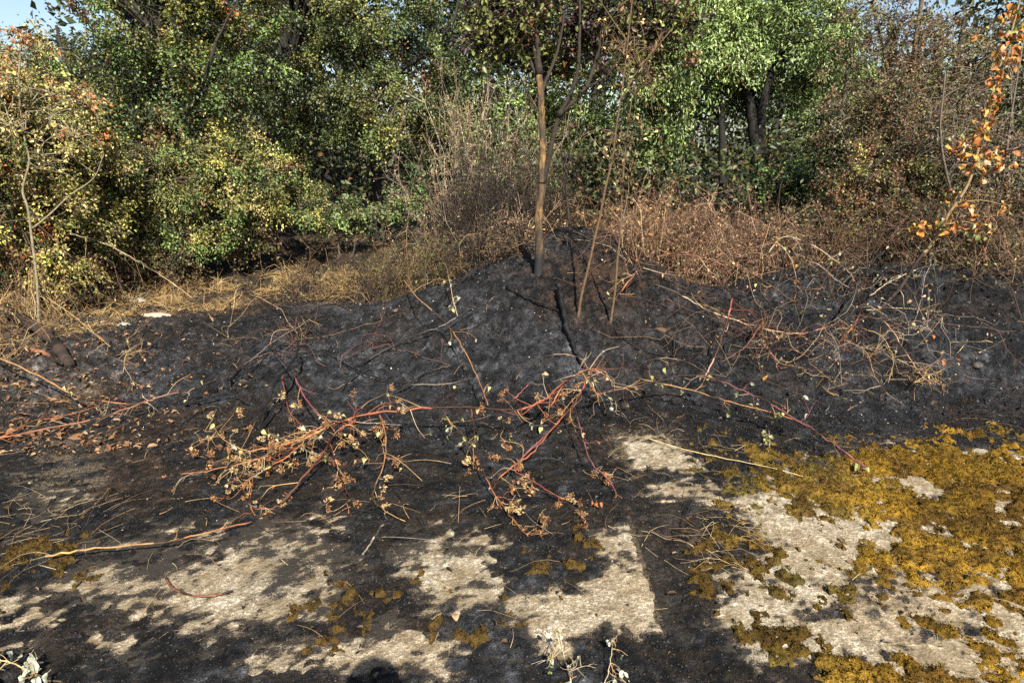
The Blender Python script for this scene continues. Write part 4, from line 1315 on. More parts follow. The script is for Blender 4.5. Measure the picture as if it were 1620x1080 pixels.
def cane(name, label, cat, pts, r0, r1, c0, c1, twigs=0, tw_len=(.06, .2), leaf=None, nleaf=0, lsize=(.025, .045), seeds=0,
         ssize=(.018, .034), sub=6, mat=None, kink=0.5, group=None, sides=7, seed_pts=None, tdir=(0, 0, -.2)):
    reseed(label)
    P = catmull([G(*q) for q in pts], sub)
    k = len(P)
    P = P + rng.normal(0, r0 * kink, P.shape)
    P[:, 2] = np.maximum(P[:, 2], soil_z(P[:, 0], P[:, 1]) + np.linspace(r0, r1, k) * 0.6)
    R = np.linspace(r0, r1, k) * rng.uniform(.82, 1.10, k)
    R[::5] *= 1.22
    t = np.clip(np.linspace(0, 1, k - 1) + rng.normal(0, .08, k - 1), 0, 1)[:, None]
    C_ = (np.array(c0) * (1 - t) + np.array(c1) * t) * rng.uniform(.75, 1.2, (k - 1, 1))
    sc_ = vnoise(np.arange(k - 1) * .23 + rng.uniform(0, 90), np.zeros(k - 1), 77)
    C_ = C_ * (1 - .85 * sstep(.56, .70, sc_))[:, None] * (.66 + .5 * vnoise(np.arange(k - 1) * .9, np.full(k - 1, 3.3), 78))[:, None]
    mat = mat or (M_char if max(c0) < .03 and max(c1) < .03 else M_stem)
    m = MB()
    tubes(m, P[None], R[None], sides, C_[None], cap=True)
    base = P[0].copy()
    if not (twigs or nleaf or seeds or seed_pts):
        return tag(m.build(name, mat, None, base, True), label, cat, group)
    t_ = thing(name, label, cat, base, group)
    m.build("stem", mat, t_, base, True)
    ends, twig_objs = [], []
    for _ in range(twigs):
        j = int(rng.integers(2, k - 1))
        d = unit(rng.normal(0, 1, 3) + np.array(tdir) + unit(P[j] - P[j - 1]) * .7)
        ln = rng.uniform(*tw_len)
        e = P[j] + d * ln
        mid_ = P[j] + d * ln * .5 + rng.normal(0, ln * .12, 3)
        Q = catmull([P[j], mid_, e], 4)
        Q[:, 2] = np.maximum(Q[:, 2], soil_z(Q[:, 0], Q[:, 1]) + .003)
        m2 = MB()
        tcol_ = C_[min(j, k - 2)] if rng.random() < .45 or mat is M_char else np.array(YEL if rng.random() < .6 else PAL)
        tubes(m2, Q[None], np.linspace(min(max(r1 * .6, .0014), .0026), .0008, len(Q))[None], 4, tcol_ * rng.uniform(.8, 1.35))
        for _f in range(int(rng.integers(1, 4))):
            a_ = Q[int(rng.integers(2, len(Q) - 1))]
            e_ = a_ + unit(d + rng.normal(0, .8, 3)) * ln * rng.uniform(.3, .7)
            F_ = catmull([a_, (a_ + e_) / 2 + rng.normal(0, ln * .06, 3), e_], 3)
            F_[:, 2] = np.maximum(F_[:, 2], soil_z(F_[:, 0], F_[:, 1]) + .003)
            tubes(m2, F_[None], np.linspace(.0012, .0007, len(F_))[None], 3, tcol_ * rng.uniform(.8, 1.3))
            ends.append((F_[-1], _))
        twig_objs.append((m2.build("twig", mat, t_, P[j], True), P[j].copy()))
        ends += [(Q[-1], _), (Q[len(Q) // 2], _), (Q[-2], _)]
    if not ends:
        twig_objs, ends = [(t_, base)], [(q_, 0) for q_ in P[k // 3:]]
    kinds = leaf if isinstance(leaf, (list, tuple)) else [leaf]
    for _ in range(nleaf):
        q_, w_ = ends[rng.integers(len(ends))]
        place(LEAF[kinds[rng.integers(len(kinds))]][rng.integers(4)], "leaf", twig_objs[w_][0], q_ + rng.normal(0, .006, 3), rng.uniform(*lsize), twig_objs[w_][1], .7)
    for _ in range(seeds):
        q_, w_ = ends[rng.integers(len(ends))]
        place(SEED[rng.integers(4)], "seed_head", twig_objs[w_][0], q_ + rng.normal(0, .012, 3), rng.uniform(*ssize), twig_objs[w_][1])
    for q in (seed_pts or []):
        place(SEED[rng.integers(4)], "seed_head", t_, G(*q), rng.uniform(*ssize))
    return t_


BC, BS = "bramble_cane", "burnt_stick"
g1 = "fallen canes across the burn"
# --- the long red cane across the middle and what hangs from it
cane(BC, "long red orange cane lying level across the centre of the burn", "cane",
     [(440, 720, .10), (475, 692, .14), (510, 675, .17), (540, 667, .18), (580, 655, .20), (683, 645, .22), (747, 644, .22), (817, 648, .22), (860, 633, .24), (873, 622, .25), (900, 598, .27), (927, 587, .28), (952, 589, .26)],
     .0045, .006, ORG, RED, twigs=34, tw_len=(.06, .22), leaf=["pale", "tan", "grey"], nleaf=34, seeds=10, group=g1)
cane(BC, "red seeded stem drooping towards the camera from the long red cane's left end", "cane",
     [(562, 664, .18), (530, 688, .15), (500, 730, .10), (468, 770, .06), (445, 796, .03)], .006, .004, RED, DKB, twigs=9, leaf=["rust"], nleaf=6, seeds=9, group=g1)
cane(BC, "tangled orange seed stems at the left tip of the long red cane", "cane",
     [(540, 668, .18), (490, 690, .17), (440, 705, .15), (390, 712, .13), (345, 690, .13), (335, 680, .13)], .005, .002, ORG, YEL, twigs=24, tw_len=(.08, .24), leaf=["pale", "tan", "pale", "grey"], nleaf=22, seeds=20, group=g1)
cane(BC, "yellowish seed stem reaching left above the pale concrete", "cane",
     [(520, 675, .17), (470, 700, .14), (420, 722, .12), (350, 740, .10), (285, 750, .09)], .004, .002, YEL, ORG, twigs=20, tw_len=(.07, .2), leaf=["pale", "tan", "green"], nleaf=20, seeds=18, group=g1)
cane(BC, "orange seed stem bending down to the end of the bare cane on the concrete", "cane",
     [(480, 700, .14), (450, 725, .12), (410, 745, .10), (385, 775, .06), (405, 815, .02)], .004, .002, ORG, ORG, twigs=18, tw_len=(.06, .18), leaf=["rust", "tan"], nleaf=10, seeds=18, group=g1)
cane(BC, "forked orange seed stem left of the hanging pale leaves", "cane",
     [(600, 655, .19), (610, 690, .14), (606, 740, .09), (590, 790, .05), (640, 825, .02)], .004, .002, ORG, YEL, twigs=12, tw_len=(.06, .15), leaf=["tan", "pale"], nleaf=8, seeds=14, group=g1)
cane(BC, "short seeded stem hanging between the two big seed clusters", "cane",
     [(520, 690, .13), (530, 730, .09), (545, 770, .06), (552, 812, .02)], .004, .002, RED, ORG, twigs=9, tw_len=(.05, .12), leaf=["rust"], nleaf=5, seeds=12, group=g1)
cane(BC, "hanging stem with clustered orange seed heads ending on the black soil at centre", "cane",
     [(745, 645, .21), (752, 690, .15), (762, 740, .10), (785, 785, .05), (815, 825, .02), (835, 848, .01)], .004, .002, ORG, ORG, twigs=14, tw_len=(.05, .14), leaf=["tan", "pale", "rust"], nleaf=12, seeds=22, group=g1)
cane(BC, "pale thin stem with withered leaves hanging from the middle of the long red cane", "cane",
     [(700, 646, .21), (712, 668, .18), (735, 690, .14), (750, 730, .09)], .003, .0015, YEL, YEL, twigs=8, tw_len=(.04, .1), leaf=["pale", "grey", "green"], nleaf=12, group=g1)
cane(BC, "red stem slanting down left from the arching crown of canes", "cane",
     [(928, 595, .27), (917, 623, .22), (893, 655, .16), (872, 680, .13), (840, 718, .09), (800, 745, .06), (780, 770, .03)], .006, .003, RED, ORG, twigs=10, leaf=["tan", "rust"], nleaf=10, seeds=8, group=g1)
cane(BC, "magenta stem curving down right from the arching crown of canes", "cane",
     [(905, 630, .20), (912, 655, .16), (920, 685, .13), (936, 732, .09), (965, 762, .05), (980, 792, .02)], .004, .002, MAG, MAG, twigs=8, tw_len=(.04, .12), leaf=["rust", "tan"], nleaf=7, seeds=5, group=g1)
cane(BC, "magenta stem ending in a brown seed cluster above the slab corner", "cane",
     [(860, 690, .14), (815, 738, .08), (842, 760, .07), (885, 786, .05), (922, 815, .03)], .004, .002, MAG, RED, twigs=10, tw_len=(.04, .12), leaf=["rust", "tan"], nleaf=8, seeds=16, group=g1)
cane(BC, "short magenta twig pointing up right beside the long red cane", "cane",
     [(815, 630, .16), (822, 622, .18), (838, 606, .20)], .004, .003, MAG, MAG, group=g1)
cane(BC, "magenta cane looping from the black sticks to the seed clusters at left", "cane",
     [(425, 540, .12), (450, 575, .14), (463, 590, .15), (480, 625, .15), (505, 655, .15), (530, 680, .12)], .0045, .003, MAG, MAG, twigs=6, tw_len=(.06, .16), group=g1)
cane(BC, "thin red cane hanging beside the magenta loop at left", "cane",
     [(445, 590, .13), (452, 625, .11), (460, 655, .10), (490, 680, .09), (520, 700, .08)], .003, .002, RED, ORG, twigs=8, tw_len=(.05, .16), leaf=["pale"], nleaf=4, seeds=5, group=g1)
# --- arching canes at centre right
cane(BC, "brown cane arching right from the crown of canes down to the moss", "cane",
     [(935, 627, .14), (987, 615, .17), (1040, 603, .22), (1080, 594, .25), (1112, 595, .26), (1142, 604, .25), (1180, 620, .22), (1213, 635, .20), (1253, 660, .16), (1288, 680, .13), (1330, 710, .08), (1375, 742, .04)],
     .0065, .004, DKB, MAG, twigs=16, tw_len=(.05, .16), leaf=["green", "grey", "pale"], nleaf=36, lsize=(.03, .055), group=g1)
cane(BC, "thin yellow cane running just below the brown arching cane", "cane",
     [(1010, 598, .18), (1080, 614, .18), (1130, 628, .17), (1180, 642, .15), (1230, 655, .13), (1282, 672, .10)], .004, .003, YEL, ORG, twigs=8, leaf=["green"], nleaf=8, group=g1)
cane(BC, "crown of arching orange canes at the foot of the charred branch", "cane",
     [(873, 640, .12), (890, 610, .22), (915, 590, .30), (940, 583, .32), (960, 592, .28), (970, 620, .20), (985, 660, .10)], .005, .003, ORG, DKB, twigs=24, tw_len=(.08, .28), leaf=["tan", "rust"], nleaf=10, group=g1)
cane(BC, "slim pale cane arching over the charred branch foot", "cane",
     [(816, 602, .06), (827, 583, .16), (853, 567, .24), (887, 560, .28), (917, 566, .26), (932, 585, .20)], .0028, .002, PAL, ORG, twigs=3, group=g1)
cane(BC, "slim brown cane arching low right of the crown of canes", "cane",
     [(1005, 585, .05), (1020, 572, .13), (1050, 566, .17), (1085, 572, .17), (1120, 590, .12)], .0026, .002, PAL, DKB, twigs=3, group=g1)
cane(BC, "thin orange cane running diagonally down the left face of the mound", "cane",
     [(633, 434, .22), (660, 470, .20), (705, 510, .20), (735, 555, .20), (757, 600, .18), (772, 640, .15)], .0045, .003, YEL, ORG, twigs=4, leaf=["pale", "grey"], nleaf=3, group=g1)
cane("dead_stick", "straight grey stick leaning up the left face of the mound", "stick",
     [(577, 573, .015), (620, 547, .03), (680, 522, .06), (707, 512, .08), (752, 483, .11)], .007, .003, BLK, GRS, group=g1)
cane("dead_stick", "charred straight stick lying low on the mound's left foot", "stick",
     [(625, 622, .01), (673, 590, .03), (714, 577, .04)], .006, .003, BLK, DKB)
cane("dead_stick", "thin pale twig lying above the long red cane", "stick",
     [(650, 608, .012), (707, 607, .02), (748, 597, .03)], .003, .002, GRS, PAL)
# --- left foreground
cane(BC, "bare orange cane lying over the pale concrete at lower left", "cane",
     [(72, 879, .05), (150, 867, .06), (260, 857, .06), (320, 844, .05), (400, 824, .03)], .004, .003, YEL, ORG, twigs=3, tw_len=(.03, .06))
cane("curved_stick", "short curved red brown stick on the pale concrete at lower left", "stick",
     [(262, 914, .01), (274, 930, .01), (300, 940, .01), (335, 942, .012), (368, 934, .014)], .0045, .004, (0.10, .035, .022), (0.17, .075, .035), kink=.1)
cane("dead_stick", "short pale stick standing at the edge of the left concrete patch", "stick",
     [(574, 877, .01), (590, 853, .02), (606, 829, .03)], .0035, .005, GRS, PAL)
cane(BC, "yellow cane sweeping in from the left edge", "cane",
     [(-40, 545, .20), (0, 567, .20), (60, 593, .18), (113, 623, .14), (153, 633, .12), (207, 638, .10), (247, 631, .09)], .0052, .004, YEL, ORG, twigs=9, tw_len=(.06, .2), leaf=["pale", "tan"], nleaf=6)
cane(BC, "orange cane rising from the left edge to the black sticks", "cane",
     [(-40, 703, .05), (0, 693, .06), (100, 673, .08), (160, 660, .09), (213, 642, .10), (247, 630, .10), (300, 615, .11), (350, 597, .12), (400, 567, .12), (433, 540, .12), (465, 521, .14), (500, 498, .18)],
     .0048, .003, ORG, GRS, twigs=20, tw_len=(.06, .22), leaf=["pale"], nleaf=3)
cane(BC, "second orange cane low at the left edge below the yellow one", "cane",
     [(-20, 705, .03), (50, 668, .05), (110, 655, .06), (170, 635, .07), (205, 600, .08)], .0045, .003, ORG, DKB, twigs=9, tw_len=(.06, .2))
cane(BC, "pale cane arching down from the left undergrowth onto the grey ash", "cane",
     [(110, 370, .75), (160, 383, .66), (200, 403, .56), (240, 427, .42), (273, 448, .30), (317, 483, .12), (338, 508, .02)], .006, .004, PAL, YEL, twigs=6, tw_len=(.08, .25))
cane(BC, "thin tan cane trailing right from the pale sapling's foot", "cane",
     [(73, 470, .30), (113, 497, .24), (143, 523, .16), (175, 548, .08)], .004, .003, YEL, YEL, twigs=5)
cane("dead_weed", "tuft of drooping straw coloured stems on the grey ash at left", "weed",
     [(197, 612, .01), (195, 585, .14), (200, 560, .24), (212, 548, .28)], .003, .0015, YEL, YEL, twigs=18, tw_len=(.08, .22), leaf=["tan"], nleaf=5, tdir=(0, 0, -1.2))
cane("fallen_log", "charred brown log slanting into the leaf litter at the left edge", "log",
     [(-10, 482, .10), (13, 493, .10), (57, 517, .08), (87, 543, .06), (112, 578, .03)], .050, .036, DKB, (0.03, .02, .015), sides=12, kink=.1, mat=M_bark)
cane("broken_branch", "short broken reddish branch under the charred log at left", "branch",
     [(52, 552, .03), (75, 562, .03), (100, 576, .02)], .016, .012, (0.25, .10, .05), DKB, mat=M_bark)
# --- black sticks
for lab, pts, r_ in [
    ("black hooked stick standing on the grey ash left of centre", [(365, 617, .0), (362, 587, .10), (377, 553, .20), (387, 540, .23), (418, 519, .28)], .008),
    ("black stick slanting up right from the hooked stick's foot", [(368, 617, .0), (398, 600, .03), (428, 583, .06)], .006),
    ("thick black stick rising over the magenta loop at left", [(408, 680, .01), (423, 637, .10), (437, 603, .17), (463, 573, .20), (474, 540, .24)], .011),
    ("low black stick arching across the ash left of centre", [(293, 642, .0), (320, 632, .05), (347, 623, .07), (367, 623, .06), (400, 645, .0)], .007),
    ("black stick looped over the ash beside the thick black stick", [(467, 572, .01), (483, 557, .05), (513, 557, .05), (533, 566, .01)], .010),
    ("thin black hoop of bramble high on the left slope", [(488, 523, .02), (513, 527, .10), (526, 541, .10), (519, 556, .02)], .004),
    ("short upright black stub near the golden grass", [(364, 508, .0), (365, 478, .12)], .007),
    ("black stick leaning up beside the leaf litter at left", [(197, 554, .0), (208, 525, .10), (228, 496, .18)], .007),
    ("thin black stick lying beside the leaf litter at left", [(212, 568, .0), (250, 540, .03)], .005),
    ("black stick pointing to the camera above the lower left soil", [(283, 676, .0), (300, 662, .02), (320, 650, .02)], .006),
    ("black stick under the yellow seed stem at left", [(402, 700, .01), (425, 660, .06), (440, 632, .10)], .009),
    ("thin black stick on the mound's left foot behind the pale twig", [(540, 572, .0), (570, 588, .04), (610, 600, .04), (650, 606, .0)], .005),
    ("black curved stick half way up the mound's left side", [(540, 620, .0), (552, 600, .05), (580, 580, .06), (620, 570, .02)], .006),
    ("black hoop of bramble standing right of the red stub", [(1130, 492, .0), (1137, 473, .10), (1153, 460, .16), (1182, 446, .20)], .006),
    ("black curved stick below the red stub at right", [(1147, 568, .0), (1152, 540, .08), (1174, 526, .12)], .006),
    ("black stick rising to a pale tip among the right hand tangle", [(1318, 512, .0), (1340, 480, .10), (1360, 453, .18), (1373, 423, .28), (1393, 403, .34), (1415, 388, .38)], .010),
    ("black twig standing at the right foot of the mound", [(1065, 560, .0), (1070, 530, .08), (1082, 505, .12)], .005),
    ("bent black twig left of the hollow on the right slope", [(1045, 500, .0), (1035, 480, .06), (1040, 462, .10), (1055, 455, .10)], .004),
    ("long black twig lying across the right slope", [(970, 520, .0), (1000, 545, .02), (1040, 560, .02), (1090, 562, .0)], .005),
    ("black stick along the crest left of the young tree", [(700, 415, .02), (740, 400, .06), (790, 405, .05), (835, 420, .02)], .012),
    ("low black stick in front of the right hand tangle", [(1230, 520, .0), (1260, 500, .05), (1300, 490, .06), (1330, 498, .02)], .007),
]:
    cane(BS, lab, "stick", pts, r_, r_ * .55, BLK, BLK, kink=.35, group="black sticks on the burn")
cane("charred_branch", "thick charred branch with a pale broken end leaning down the mound below the tree", "branch",
     [(884, 449, .10), (888, 470, .08), (893, 500, .06), (903, 535, .04), (914, 562, .03), (925, 580, .02)], .026, .010, BLK, BLK, sides=10, kink=.15)
cane("charred_branch", "low charred branch curving along the mound left of the thick one", "branch",
     [(800, 455, .01), (830, 470, .02), (860, 480, .02), (886, 492, .01)], .010, .006, BLK, BLK)
# --- right hand tangle
cane(BC, "pale red cane sweeping level through the right hand tangle", "cane",
     [(1035, 448, .22), (1080, 468, .20), (1117, 490, .16), (1153, 503, .14), (1193, 515, .12), (1233, 525, .10), (1267, 527, .09), (1300, 520, .09), (1318, 513, .10)], .0048, .0035, PAL, (0.38, .16, .10), twigs=9, tw_len=(.06, .2))
cane(BC, "upright red stub crossing the pale red cane", "cane",
     [(1115, 596, .01), (1130, 567, .08), (1143, 527, .18), (1152, 503, .24), (1158, 472, .32)], .005, .007, (0.38, .22, .16), RED, twigs=2)
cane(BC, "short red stub pointing up right of the taller red stub", "cane",
     [(1140, 573, .01), (1177, 550, .08), (1197, 523, .15), (1213, 499, .20)], .004, .006, DKB, RED)
cane(BC, "long orange cane arching over the right of the mound crest", "cane",
     [(969, 482, .02), (990, 450, .14), (1013, 427, .24), (1040, 407, .34), (1080, 401, .38), (1113, 408, .38), (1163, 420, .34), (1213, 447, .22), (1255, 478, .06)], .006, .004, ORG, DKB, twigs=14, tw_len=(.08, .28), leaf=["tan", "pale"], nleaf=8)
cane(BC, "pale cane curving down to a tuft of orange dead leaves", "cane",
     [(1220, 377, .46), (1240, 393, .42), (1252, 413, .36), (1260, 440, .24), (1257, 478, .04)], .004, .003, PAL, ORG, twigs=8, tw_len=(.05, .15), leaf=["gold", "tan"], nleaf=12)
cane(BC, "pale grey cane arching above the right hand tangle", "cane",
     [(1215, 400, .36), (1237, 376, .48), (1267, 380, .48), (1300, 397, .42), (1327, 417, .34), (1343, 430, .28), (1353, 448, .20)], .0045, .003, PAL, PAL, twigs=8, leaf=["grey", "grey", "green"], nleaf=10)
cane(BC, "thin grey cane below the pale arching one", "cane",
     [(1272, 410, .36), (1297, 420, .32), (1320, 440, .24), (1345, 456, .18)], .0035, .003, PAL, GRS, twigs=4)
cane(BC, "pale branch forking right from the orange leaved sapling's foot", "cane",
     [(1376, 468, .14), (1400, 450, .20), (1433, 433, .28), (1463, 422, .32), (1485, 419, .34)], .005, .003, PAL, PAL, twigs=5, leaf=["green", "grey"], nleaf=6)
for lab, pts, r_, c_ in [
    ("reddish stem drooping from the middle of the right hand tangle", [(1360, 497, .16), (1347, 520, .11), (1327, 542, .06)], .004, RED),
    ("grey stem hanging straight down in the right hand tangle", [(1310, 520, .12), (1324, 545, .08), (1328, 570, .04), (1332, 607, .0)], .003, GRS),
    ("long tan stem arching down to the right end of the tangle", [(1345, 500, .14), (1363, 500, .16), (1400, 510, .16), (1427, 547, .10), (1453, 587, .04), (1478, 612, .01)], .0045, (0.40, .20, .12)),
    ("yellow stem curling down in the right hand tangle", [(1365, 520, .10), (1393, 530, .10), (1408, 552, .07), (1413, 573, .05), (1405, 605, .01)], .003, YEL),
    ("pale stem crossing low to the right hand tuft", [(1330, 535, .06), (1360, 548, .07), (1400, 560, .06), (1440, 578, .03), (1490, 605, .01)], .003, PAL),
    ("thin brown stem trailing down below the right hand tangle", [(1228, 568, .04), (1267, 583, .05), (1293, 603, .04), (1322, 634, .0)], .0025, DKB),
    ("brown stem bent to a point below the right hand tangle", [(1350, 540, .08), (1372, 560, .08), (1384, 595, .05), (1405, 625, .0)], .003, (0.3, .19, .10)),
    ("thin red stem looping left in the right hand tangle", [(1200, 530, .08), (1215, 548, .08), (1226, 570, .06), (1232, 590, .01)], .003, RED),
]:
    cane(BC, lab, "cane", pts, r_, r_ * .6, c_, c_, twigs=12, tw_len=(.06, .26), leaf=["tan"], nleaf=2, group="stems of the right hand tangle")
cane("dead_weed", "dry straw tuft at the right end of the tangle", "weed",
     [(1440, 610, .0), (1455, 600, .05), (1475, 592, .06), (1495, 612, .03)], .003, .0015, YEL, YEL, twigs=20, tw_len=(.06, .16), leaf=["tan"], nleaf=6)
for lab, pts in [("short straw stalk lying on black soil at far right", [(1505, 541, .01), (1570, 541, .01)]),
                 ("bent straw stalk crossing the stone at far right", [(1512, 560, .01), (1522, 550, .03), (1531, 537, .05)]),
                 ("pair of straw stalks pointing up right beside the far right stone", [(1548, 558, .01), (1570, 548, .03), (1590, 536, .05)]),
                 ("pale straw stalk lying below the thorn shrub at right", [(1370, 491, .01), (1420, 487, .02), (1490, 493, .01)]),
                 ("thin straw stalk in front of the small tan concrete piece", [(1015, 690, .02), (1100, 715, .03), (1200, 735, .03), (1280, 755, .02)])]:
    cane("straw_stalk", lab, "straw", pts, .0022, .0018, (0.55, .42, .2), (0.5, .36, .16))
# --- thin twigs lying about everywhere on the burn (uncountable)
m_ = MB()
x, y = scatter(1300, 2.4, 6.6)
kp = (soil_cover(x, y) > 0)
x, y = x[kp], y[kp]
pos = np.stack([x, y, soil_z(x, y) + .004], -1)
dv = rng.normal(0, 1, pos.shape); dv[:, 2] = np.abs(rng.normal(0, .28, len(pos)))
blades(m_, pos, dv, rng.uniform(.04, .30, len(pos)), rng.uniform(.001, .0026, len(pos)),
       palette([BLK, (0.012, .011, .011), DKB, GRS, (0.30, .19, .09)], [9, 5, 2, 1.3, 2.2], len(pos)), .35, 6)
o = m_.build("twig_debris", M_char)
tag(o, "small burnt and dry twigs strewn on the black soil", kind="stuff")

# --- the leaning sapling with orange leaves at the right edge
yb = G(1393, 488)[1]
stem_pts = [(1392, 489), (1420, 460), (1434, 440), (1451, 413), (1480, 377), (1500, 340), (1532, 290), (1549, 230), (1564, 170), (1580, 110), (1600, 50), (1618, -20), (1630, -90)]
ydist = [yb, yb, yb, yb - .03, yb - .05, yb - .08, yb - .1, yb - .1, yb - .12, yb - .14, yb - .15, yb - .15, yb - .15]
P = catmull(TP(stem_pts, ydist), 5)
sap = thing("leaning_sapling", "leaning sapling hung with curled orange leaves at the right edge", "sapling", P[0])
m_ = MB()
tcol = np.where((np.linspace(0, 1, len(P) - 1) < .28)[:, None], np.array((0.028, .020, .015)), np.array((0.20, .14, .07)))
tubes(m_, P[None], np.linspace(.017, .005, len(P))[None] * rng.uniform(.9, 1.1, (1, len(P))), 9, tcol[None], cap=True)
m_.build("stem", M_stem, sap, P[0], True)
clus = [(1605, 30, 22, 25, 16), (1598, 70, 16, 22, 12), (1590, 100, 18, 20, 10), (1572, 140, 14, 20, 10), (1560, 180, 16, 18, 10), (1548, 62, 8, 8, 2),
        (1550, 205, 14, 16, 8), (1525, 230, 26, 18, 16), (1560, 245, 20, 16, 12), (1590, 250, 16, 14, 10), (1515, 310, 18, 16, 9), (1530, 325, 12, 12, 6),
        (1480, 362, 26, 14, 14), (1510, 355, 20, 14, 10), (1555, 358, 16, 18, 10), (1450, 360, 10, 12, 5), (1590, 325, 8, 10, 4), (1540, 270, 20, 16, 9)]
for (u, v, ru, rv, n_) in clus:
    j = int(np.argmin([abs(a - u) + abs(b_ - v) for a, b_ in stem_pts]))
    Yc = ydist[j] + rng.normal(0, .06)
    cpt = At(u, v, Yc)
    k = int(np.argmin(np.linalg.norm(P - cpt, axis=1)))
    k = max(2, k - 2)
    Q = catmull([P[k], (P[k] + cpt) / 2 + np.array([0, 0, .03]), cpt], 4)
    m_ = MB()
    tubes(m_, Q[None], np.linspace(.003, .0014, len(Q))[None], 4, np.array((0.28, .19, .09)))
    tw_ = m_.build("twig", M_stem, sap, P[k], True)
    for _ in range(int(n_ * 2.3)):
        kd = rng.choice(["orange", "gold", "tan", "green", "rust"], p=[.32, .22, .18, .1, .18])
        q_ = At(u + rng.uniform(-1, 1) * ru, v + rng.uniform(-1, 1) * rv, Yc + rng.normal(0, .05))
        place(LEAF[kd][rng.integers(4)], "leaf", tw_, q_, rng.uniform(.035, .075), P[k], .9)

# --- single bright leaves and stones
for u, v, kd, sz, lab in [
    (1443, 475, "tan", .05, "pink tan fallen leaf under the leaning sapling"), (1442, 511, "tan", .05, "curled tan fallen leaf in the black soil right of the tangle"),
    (1474, 530, "orange", .05, "bright orange curled leaf right of the tangle"), (1465, 541, "orange", .05, "orange leaf just below the curled orange one right of the tangle"),
    (1417, 558, "grey", .05, "cream coloured leaf caught in the right end of the tangle"), (1466, 570, "orange", .035, "small orange leaf above the dry straw tuft"),
    (1495, 571, "rust", .055, "rust leaf left of the far right stone"), (1515, 565, "rust", .055, "rust leaf touching the bent straw stalk"),
    (1545, 558, "rust", .05, "rust leaf behind the far right stone"), (1208, 602, "gold", .05, "single golden leaf lying above the brown arching cane"),
    (1150, 660, "grey", .04, "small pale leaf lying below the brown arching cane"), (722, 982, "tan", .05, "pale oval leaf on the mossy soil near the bottom centre"),
    (260, 752, "rust", .035, "brown leaf left of the yellow seed stem"), (112, 757, "grey", .03, "pale leaf scrap on the brown soil at lower left"),
    (98, 857, "grey", .03, "white leaf scrap by the bare cane's left end"), (528, 345, "grey", .10, "pale withered leaf hanging before the dark hollow")]:
    o = place(LEAF[kd][int(sz * 1000) % 2], "fallen_leaf", None, G(u, v, .012 if v > 400 else .5), sz)
    tag(o, lab, "leaf", "single fallen leaves")


def stone(label, u, v, size, col, sq=(1, .8, .5)):
    m = MB()
    a = np.linspace(0, 2 * math.pi, 12, endpoint=False)
    V_, F_ = [], []
    lv = [(-.9, .35), (-.5, .85), (0, 1), (.45, .82), (.85, .4)]
    for z_, r_ in lv:
        for t in a:
            k = 1 + .2 * math.sin(2 * t + u) + rng.normal(0, .15)
            V_.append([math.cos(t) * r_ * k * sq[0], math.sin(t) * r_ * k * sq[1], (z_ + rng.normal(0, .16)) * sq[2]])
    for i in range(4):
        for j in range(12):
            F_.append([i * 12 + j, i * 12 + (j + 1) % 12, i * 12 + 12 + (j + 1) % 12, i * 12 + 12 + j])
    p_ = G(u, v)
    p_[2] = soil_z(p_[0], p_[1]) + size * .2
    m.add(np.array(V_) * size + p_, np.array(F_), np.array(col))
    m.add(np.zeros((0, 3)), np.array([[48 + j for j in range(12)]]) - 0, np.array(col)) if False else None
    top = np.array([[0, 0, .92 * sq[2] * size]]) + p_
    i0 = m.n
    m.add(np.vstack([top, np.array(V_[48:60]) * size + p_]), np.array([[0, 1 + j, 1 + (j + 1) % 12] for j in range(12)]), np.array(col))
    return tag(m.build("stone", M_stem, None, p_, False), label, "stone")


stone("grey stone at the edge of the golden grass", 218, 478, .09, (0.28, .26, .21), (1.2, .7, .45))
stone("low grey stone in the leaf litter below the golden grass", 197, 516, .055, (0.26, .25, .22))
stone("flat pinkish stone beside the golden grass", 248, 500, .11, (0.34, .25, .19), (1.3, .6, .2))
stone("dark grey stone on the black soil at far right", 1545, 580, .045, (0.05, .042, .036))
stone("brown clod in the burnt hollow of the mound's right slope", 1045, 520, .045, (0.07, .04, .024))
stone("pinkish clod on the mound's left face", 628, 492, .035, (0.09, .06, .046))

# --- small plants at the bottom edge
cane("wilted_plant", "wilted grey green plant in the bottom left corner", "plant",
     [(100, 1085, .0), (60, 1068, .03), (30, 1052, .05), (-10, 1040, .07)], .003, .002, (0.4, .3, .14), (0.4, .3, .14), twigs=10, tw_len=(.03, .07), leaf=["grey"], nleaf=26, lsize=(.03, .05))
cane("wilted_plant", "small bleached plant at the bottom centre below the slab corner", "plant",
     [(905, 1090, .0), (900, 1062, .04), (890, 1035, .07), (878, 1010, .10)], .0025, .0012, PAL, PAL, twigs=14, tw_len=(.03, .09), leaf=["grey", "green"], nleaf=14, lsize=(.018, .03))
cane("wilted_plant", "sprig with one grey green leaf right of the bleached plant", "plant",
     [(950, 1092, .0), (962, 1065, .04), (968, 1030, .07), (968, 1008, .08)], .002, .0012, PAL, PAL, twigs=8, tw_len=(.03, .08), leaf=["grey"], nleaf=9, lsize=(.02, .035))
cane("wilted_plant", "drooping green leaved sprig beside the moss edge", "plant",
     [(1215, 718, .0), (1218, 700, .03), (1216, 680, .06)], .002, .0012, PAL, PAL, twigs=6, tw_len=(.03, .06), leaf=["green", "pale"], nleaf=12, lsize=(.03, .045))
cane("wilted_plant", "bleached shrivelled sprig on the mound's upper left face", "plant",
     [(724, 500, .0), (716, 470, .08), (708, 430, .16), (700, 405, .22)], .003, .0015, PAL, YEL, twigs=12, tw_len=(.05, .12), leaf=["grey", "pale"], nleaf=16, lsize=(.03, .05))

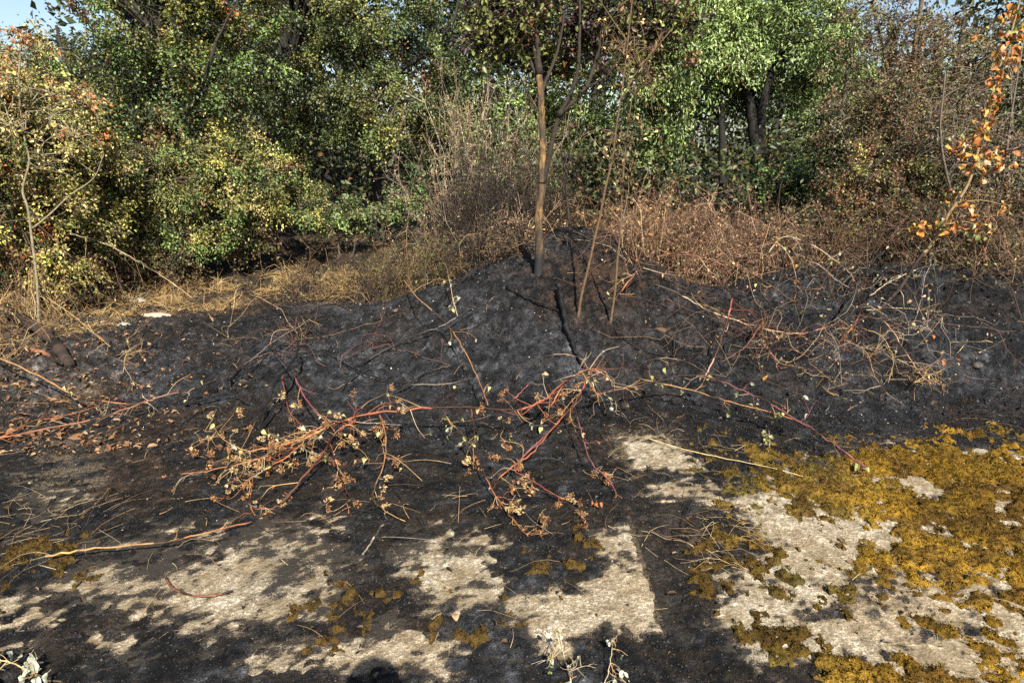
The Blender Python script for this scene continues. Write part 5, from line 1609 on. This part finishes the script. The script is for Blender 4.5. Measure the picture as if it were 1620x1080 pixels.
# --- the photographer, behind the camera: only the shadow of the head reaches the picture
def person():
    j = {"pelvis": (.03, -.30, .98), "waist": (.03, -.30, 1.12), "chest": (.03, -.29, 1.34), "neck": (.03, -.26, 1.52), "jaw": (.03, -.20, 1.62), "skull": (.03, -.18, 1.73), "crown": (.03, -.18, 1.80)}
    r_ = {"pelvis": .15, "waist": .135, "chest": .16, "neck": .06, "jaw": .08, "skull": .10, "crown": .075}
    ed = [("pelvis", "waist"), ("waist", "chest"), ("chest", "neck"), ("neck", "jaw"), ("jaw", "skull"), ("skull", "crown")]
    for s, nm in ((-1, "l"), (1, "r")):
        for k, p_, q in (("sh", (.03 + s * .19, -.29, 1.44), .07), ("el", (.03 + s * .24, -.26, 1.20), .05), ("wr", (s * .10, -.06, 1.53), .033), ("hand", (s * .085, -.035, 1.58), .035),
                         ("hip", (.03 + s * .10, -.30, .90), .105), ("kn", (.03 + s * .12, -.27, .50), .07), ("an", (.03 + s * .13, -.32, .09), .05), ("toe", (.03 + s * .15, -.13, .035), .04)):
            j[k + nm], r_[k + nm] = p_, q
        ed += [("chest", "sh" + nm), ("sh" + nm, "el" + nm), ("el" + nm, "wr" + nm), ("wr" + nm, "hand" + nm), ("pelvis", "hip" + nm), ("hip" + nm, "kn" + nm), ("kn" + nm, "an" + nm), ("an" + nm, "toe" + nm)]
        for f in range(5):
            a = (s * (.082 - .006 * f), -.03 + .002 * f, 1.585 + .016 * (f - 2))
            b_ = (s * (.062 - .004 * f), -.022, 1.592 + .017 * (f - 2))
            j[f"f{f}a{nm}"], r_[f"f{f}a{nm}"] = a, .009
            j[f"f{f}b{nm}"], r_[f"f{f}b{nm}"] = b_, .008
            ed += [("hand" + nm, f"f{f}a{nm}"), (f"f{f}a{nm}", f"f{f}b{nm}")]
    names = list(j)
    me = bpy.data.meshes.new("person")
    me.from_pydata([j[k] for k in names], [(names.index(a), names.index(b_)) for a, b_ in ed], [])
    o = bpy.data.objects.new("person", me)
    COL.objects.link(o)
    sk = o.modifiers.new("skin", 'SKIN')
    o.modifiers.new("smooth", 'SUBSURF').render_levels = 2
    for i, k in enumerate(names):
        me.skin_vertices[0].data[i].radius = (r_[k], r_[k])
        me.skin_vertices[0].data[i].use_root = (k == "pelvis")
    m, n, l, b = newmat("dark_clothes")
    l.new(ramp(n, l, noise(n, l, 8, 4), [(0.3, (0.03, .035, .05)), (0.7, (0.05, .055, .075))]), b.inputs["Base Color"])
    me.materials.append(m)
    return tag(o, "photographer behind the camera whose head shadow touches the bottom edge", "person")


person()
